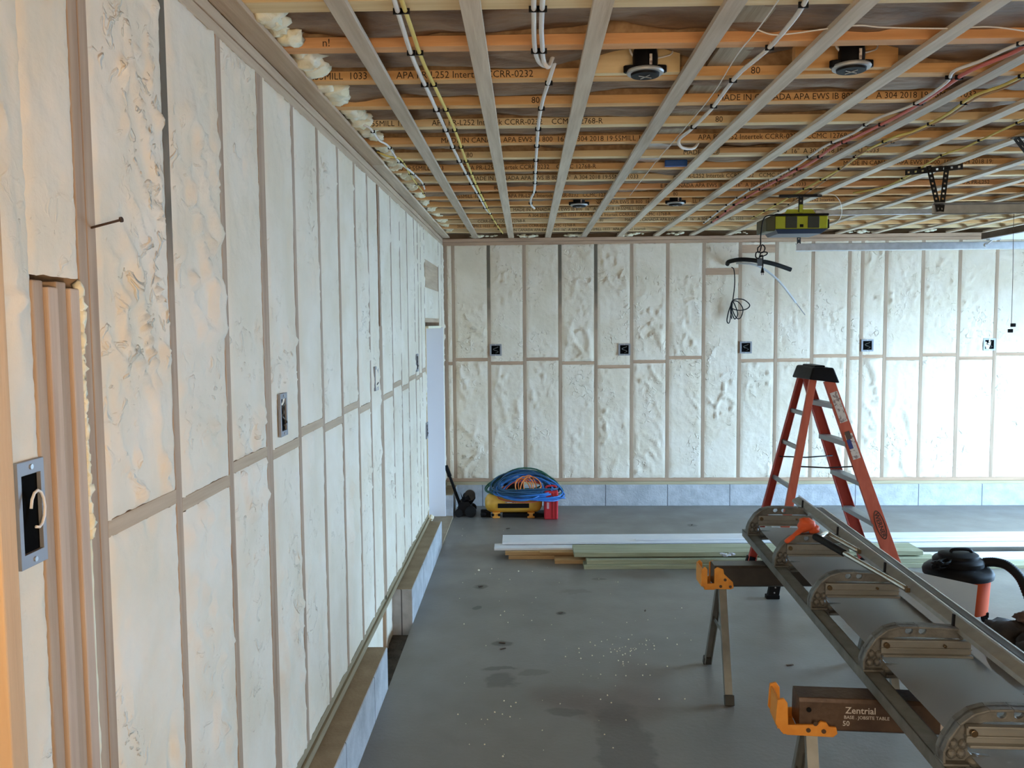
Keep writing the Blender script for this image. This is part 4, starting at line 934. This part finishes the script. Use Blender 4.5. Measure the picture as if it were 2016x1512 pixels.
b = MB(); b.tube(smoothpts([rc+V((-.05, 0, .305)), rc+V((-.04, 0, .345)), rc+V((.05, 0, .345)), rc+V((.06, 0, .305))]), .012, 8); b.build('handle', M_red, t, smooth='all')
b = MB(); b.box(rc.x-.045, rc.x-.02, rc.y-.103, rc.y-.099, .12, .19); b.build('sticker', mat('pink_sticker', (.6, .3, .3), .6), t)
jc = V((-.70, 9.2, 0)); t = thing('floor_jack', 'black wheeled floor jack with a long slanted handle, in the back left corner', 'jack', jc)
b = MB(); a0, a1 = at_y(878, 917, 9.30), at_y(908, 1000, 9.12); b.tube([a0, a0.lerp(a1, .25), a0.lerp(a1, .26), a1], [.022, .024, .016, .018], 12); b.build('handle', M_blk, t, smooth=True)
b = MB(); b.hexa([(jc.x-.09, jc.y-.12, .02), (jc.x+.10, jc.y-.12, .02), (jc.x+.10, jc.y+.14, .02), (jc.x-.09, jc.y+.14, .02)], [(jc.x-.06, jc.y-.10, .15), (jc.x+.05, jc.y-.10, .17), (jc.x+.05, jc.y+.12, .17), (jc.x-.06, jc.y+.12, .15)]); b.blob(jc+V((.04, -.02, .19)), .075, 3, .3, 2, 3); b.build('body', M_blk, t, bevel=.01)
for dx, dy, r_ in ((.07, -.13, .062), (-.06, -.12, .045), (.07, .12, .05)):
    b = MB(); b.lathe([(.0, -.018), (r_, -.018), (r_, .018), (0, .018)], jc+V((dx, dy, r_)), 24, 'y'); b.build('wheel', M_rub, t, smooth=True)
b = MB(); b.lathe([(.035, -.012), (.06, -.012), (.06, .012), (.035, .012)], jc+V((.06, -.08, .235)), 24, 'y'); b.build('pulley', M_darkst, t, smooth=True)

# ------------------------------------------------------------------ lumber on the floor
def board(nm, m, x0, x1, y0, y1, z0, z1, label, group, ang=0.0):
    b = MB(); b.box(x0, x1, y0, y1, z0, z1)
    c = V((x0, y0, 0)); b.v = [c+Matrix.Rotation(ang, 3, 'Z') @ (p-c) for p in b.v]
    return single(b, nm, m, label, 'board', group, bevel=.0025)
G1, G2, G3 = 'white primed boards on the floor', 'treated planks stacked on the floor', 'brown boards under the white ones'
board('white_board', M_wboard, -.24, 5.3, 7.56, 7.84, .095, .114, 'wide white primed board on top at the back of the floor pile', G1, .010)
board('white_board', M_wboard, -.31, 4.9, 7.45, 7.62, .070, .090, 'narrow white primed board jutting out farthest left in the floor pile', G1, .012)
board('white_board', M_wboard, -.20, 5.0, 7.63, 7.83, .070, .092, 'white primed board directly under the wide top board, only its edge showing', G1, .012)
board('white_board', M_wboard, .98, 5.2, 7.60, 7.64, .116, .128, 'thin white strip lying on the wide white board', G1, .022)
board('brown_board', M_brnlum, -.21, 2.6, 7.42, 7.56, .035, .068, 'brown board under the narrow white board, second from the floor', G3)
board('brown_board', M_brnlum, -.16, 3.3, 7.58, 7.78, .0, .068, 'thick brown board on the floor under the white boards', G3)
board('brown_board', M_brnlum, .23, 2.9, 7.26, 7.40, .0, .034, 'short brown board lying flat on the floor between the white and treated boards', G3)
board('brown_board', M_brnlum, -.18, 2.0, 7.41, 7.56, .0, .033, 'lowest brown board at the left end of the pile', G3)
board('brown_board', M_brnlum, .10, .65, 7.36, 7.44, .069, .078, 'thin dark stick on the brown boards at the left end', G3)
board('treated_plank', M_treat, .475, 3.45, 7.09, 7.23, 0, .038, 'lowest front greenish treated plank, with a knot near its left end', G2, .004)
board('treated_plank', M_treat, .50, 3.5, 7.11, 7.25, .039, .077, 'middle greenish treated plank at the front of the stack', G2, .004)
board('treated_plank', M_treat, .395, 3.4, 7.16, 7.44, .088, .126, 'wide greenish treated plank on top of the stack', G2, .006)
board('treated_plank', M_treat, .55, 3.3, 7.26, 7.42, .040, .085, 'treated plank behind the front pair, under the wide top one', G2, .004)
board('treated_plank', M_treat, 3.6, 5.9, 7.06, 7.20, .0, .03, 'long grey board on the floor right of the treated stack', G2, .01)
board('white_board', M_wboard, 3.4, 6.2, 7.30, 7.42, .03, .05, 'white trim board at the right, beyond the vacuum', G1, .01)
board('white_board', M_wboard, 3.2, 6.3, 7.25, 7.45, .0, .029, 'lower white trim board at the right, beyond the vacuum', G1, .006)
b = MB(); p = at_z(1430, 1090, .13)
for q in range(7): b.blob(p+V((random.uniform(-.07, .09), random.uniform(-.06, .06), .0)), .016, q, .9, 2, 2, (1.3, 1, .5))
single(b, 'plastic_scrap', M_scrap, 'crumpled scrap of clear plastic film on top of the treated planks', 'plastic scrap')
b = MB()
for q in range(160):
    u = random.random()
    if u < .45: p = at_z(random.gauss(1230, 50), random.gauss(1275, 22), 0)
    elif u < .97: p = at_z(random.uniform(900, 1350), random.uniform(1040, 1500), 0)
    else: p = V((random.uniform(-.5, .2), random.uniform(6.95, 7.2), 0))
    b.blob(p+V((0, 0, .002)), random.uniform(.0015, .005) if u < .97 else random.uniform(.003, .012), q, .4, 2, 1)
o = b.build('foam_crumbs', M_foamfresh); lab(o, 'scattered white foam crumbs on the grey concrete floor', 'crumbs', kind='stuff')
b = MB()
for (px, py) in ((1362, 1034), (989, 1266), (990, 1278), (946, 1155), (1270, 1203), (1104, 1207), (1555, 1310), (1000, 1041)):
    p = at_z(px, py, 0); a = random.uniform(0, 3); L_ = .022
    b.beam(p+V((-L_*cos(a), -L_*sin(a)*.5, .003)), p+V((L_*cos(a), L_*sin(a)*.5, .005)), .014, .003, side=(0, 1, 0))
o = b.build('wood_chips', M_brown); lab(o, 'small dark bark chips scattered on the concrete floor', 'chips', kind='stuff')
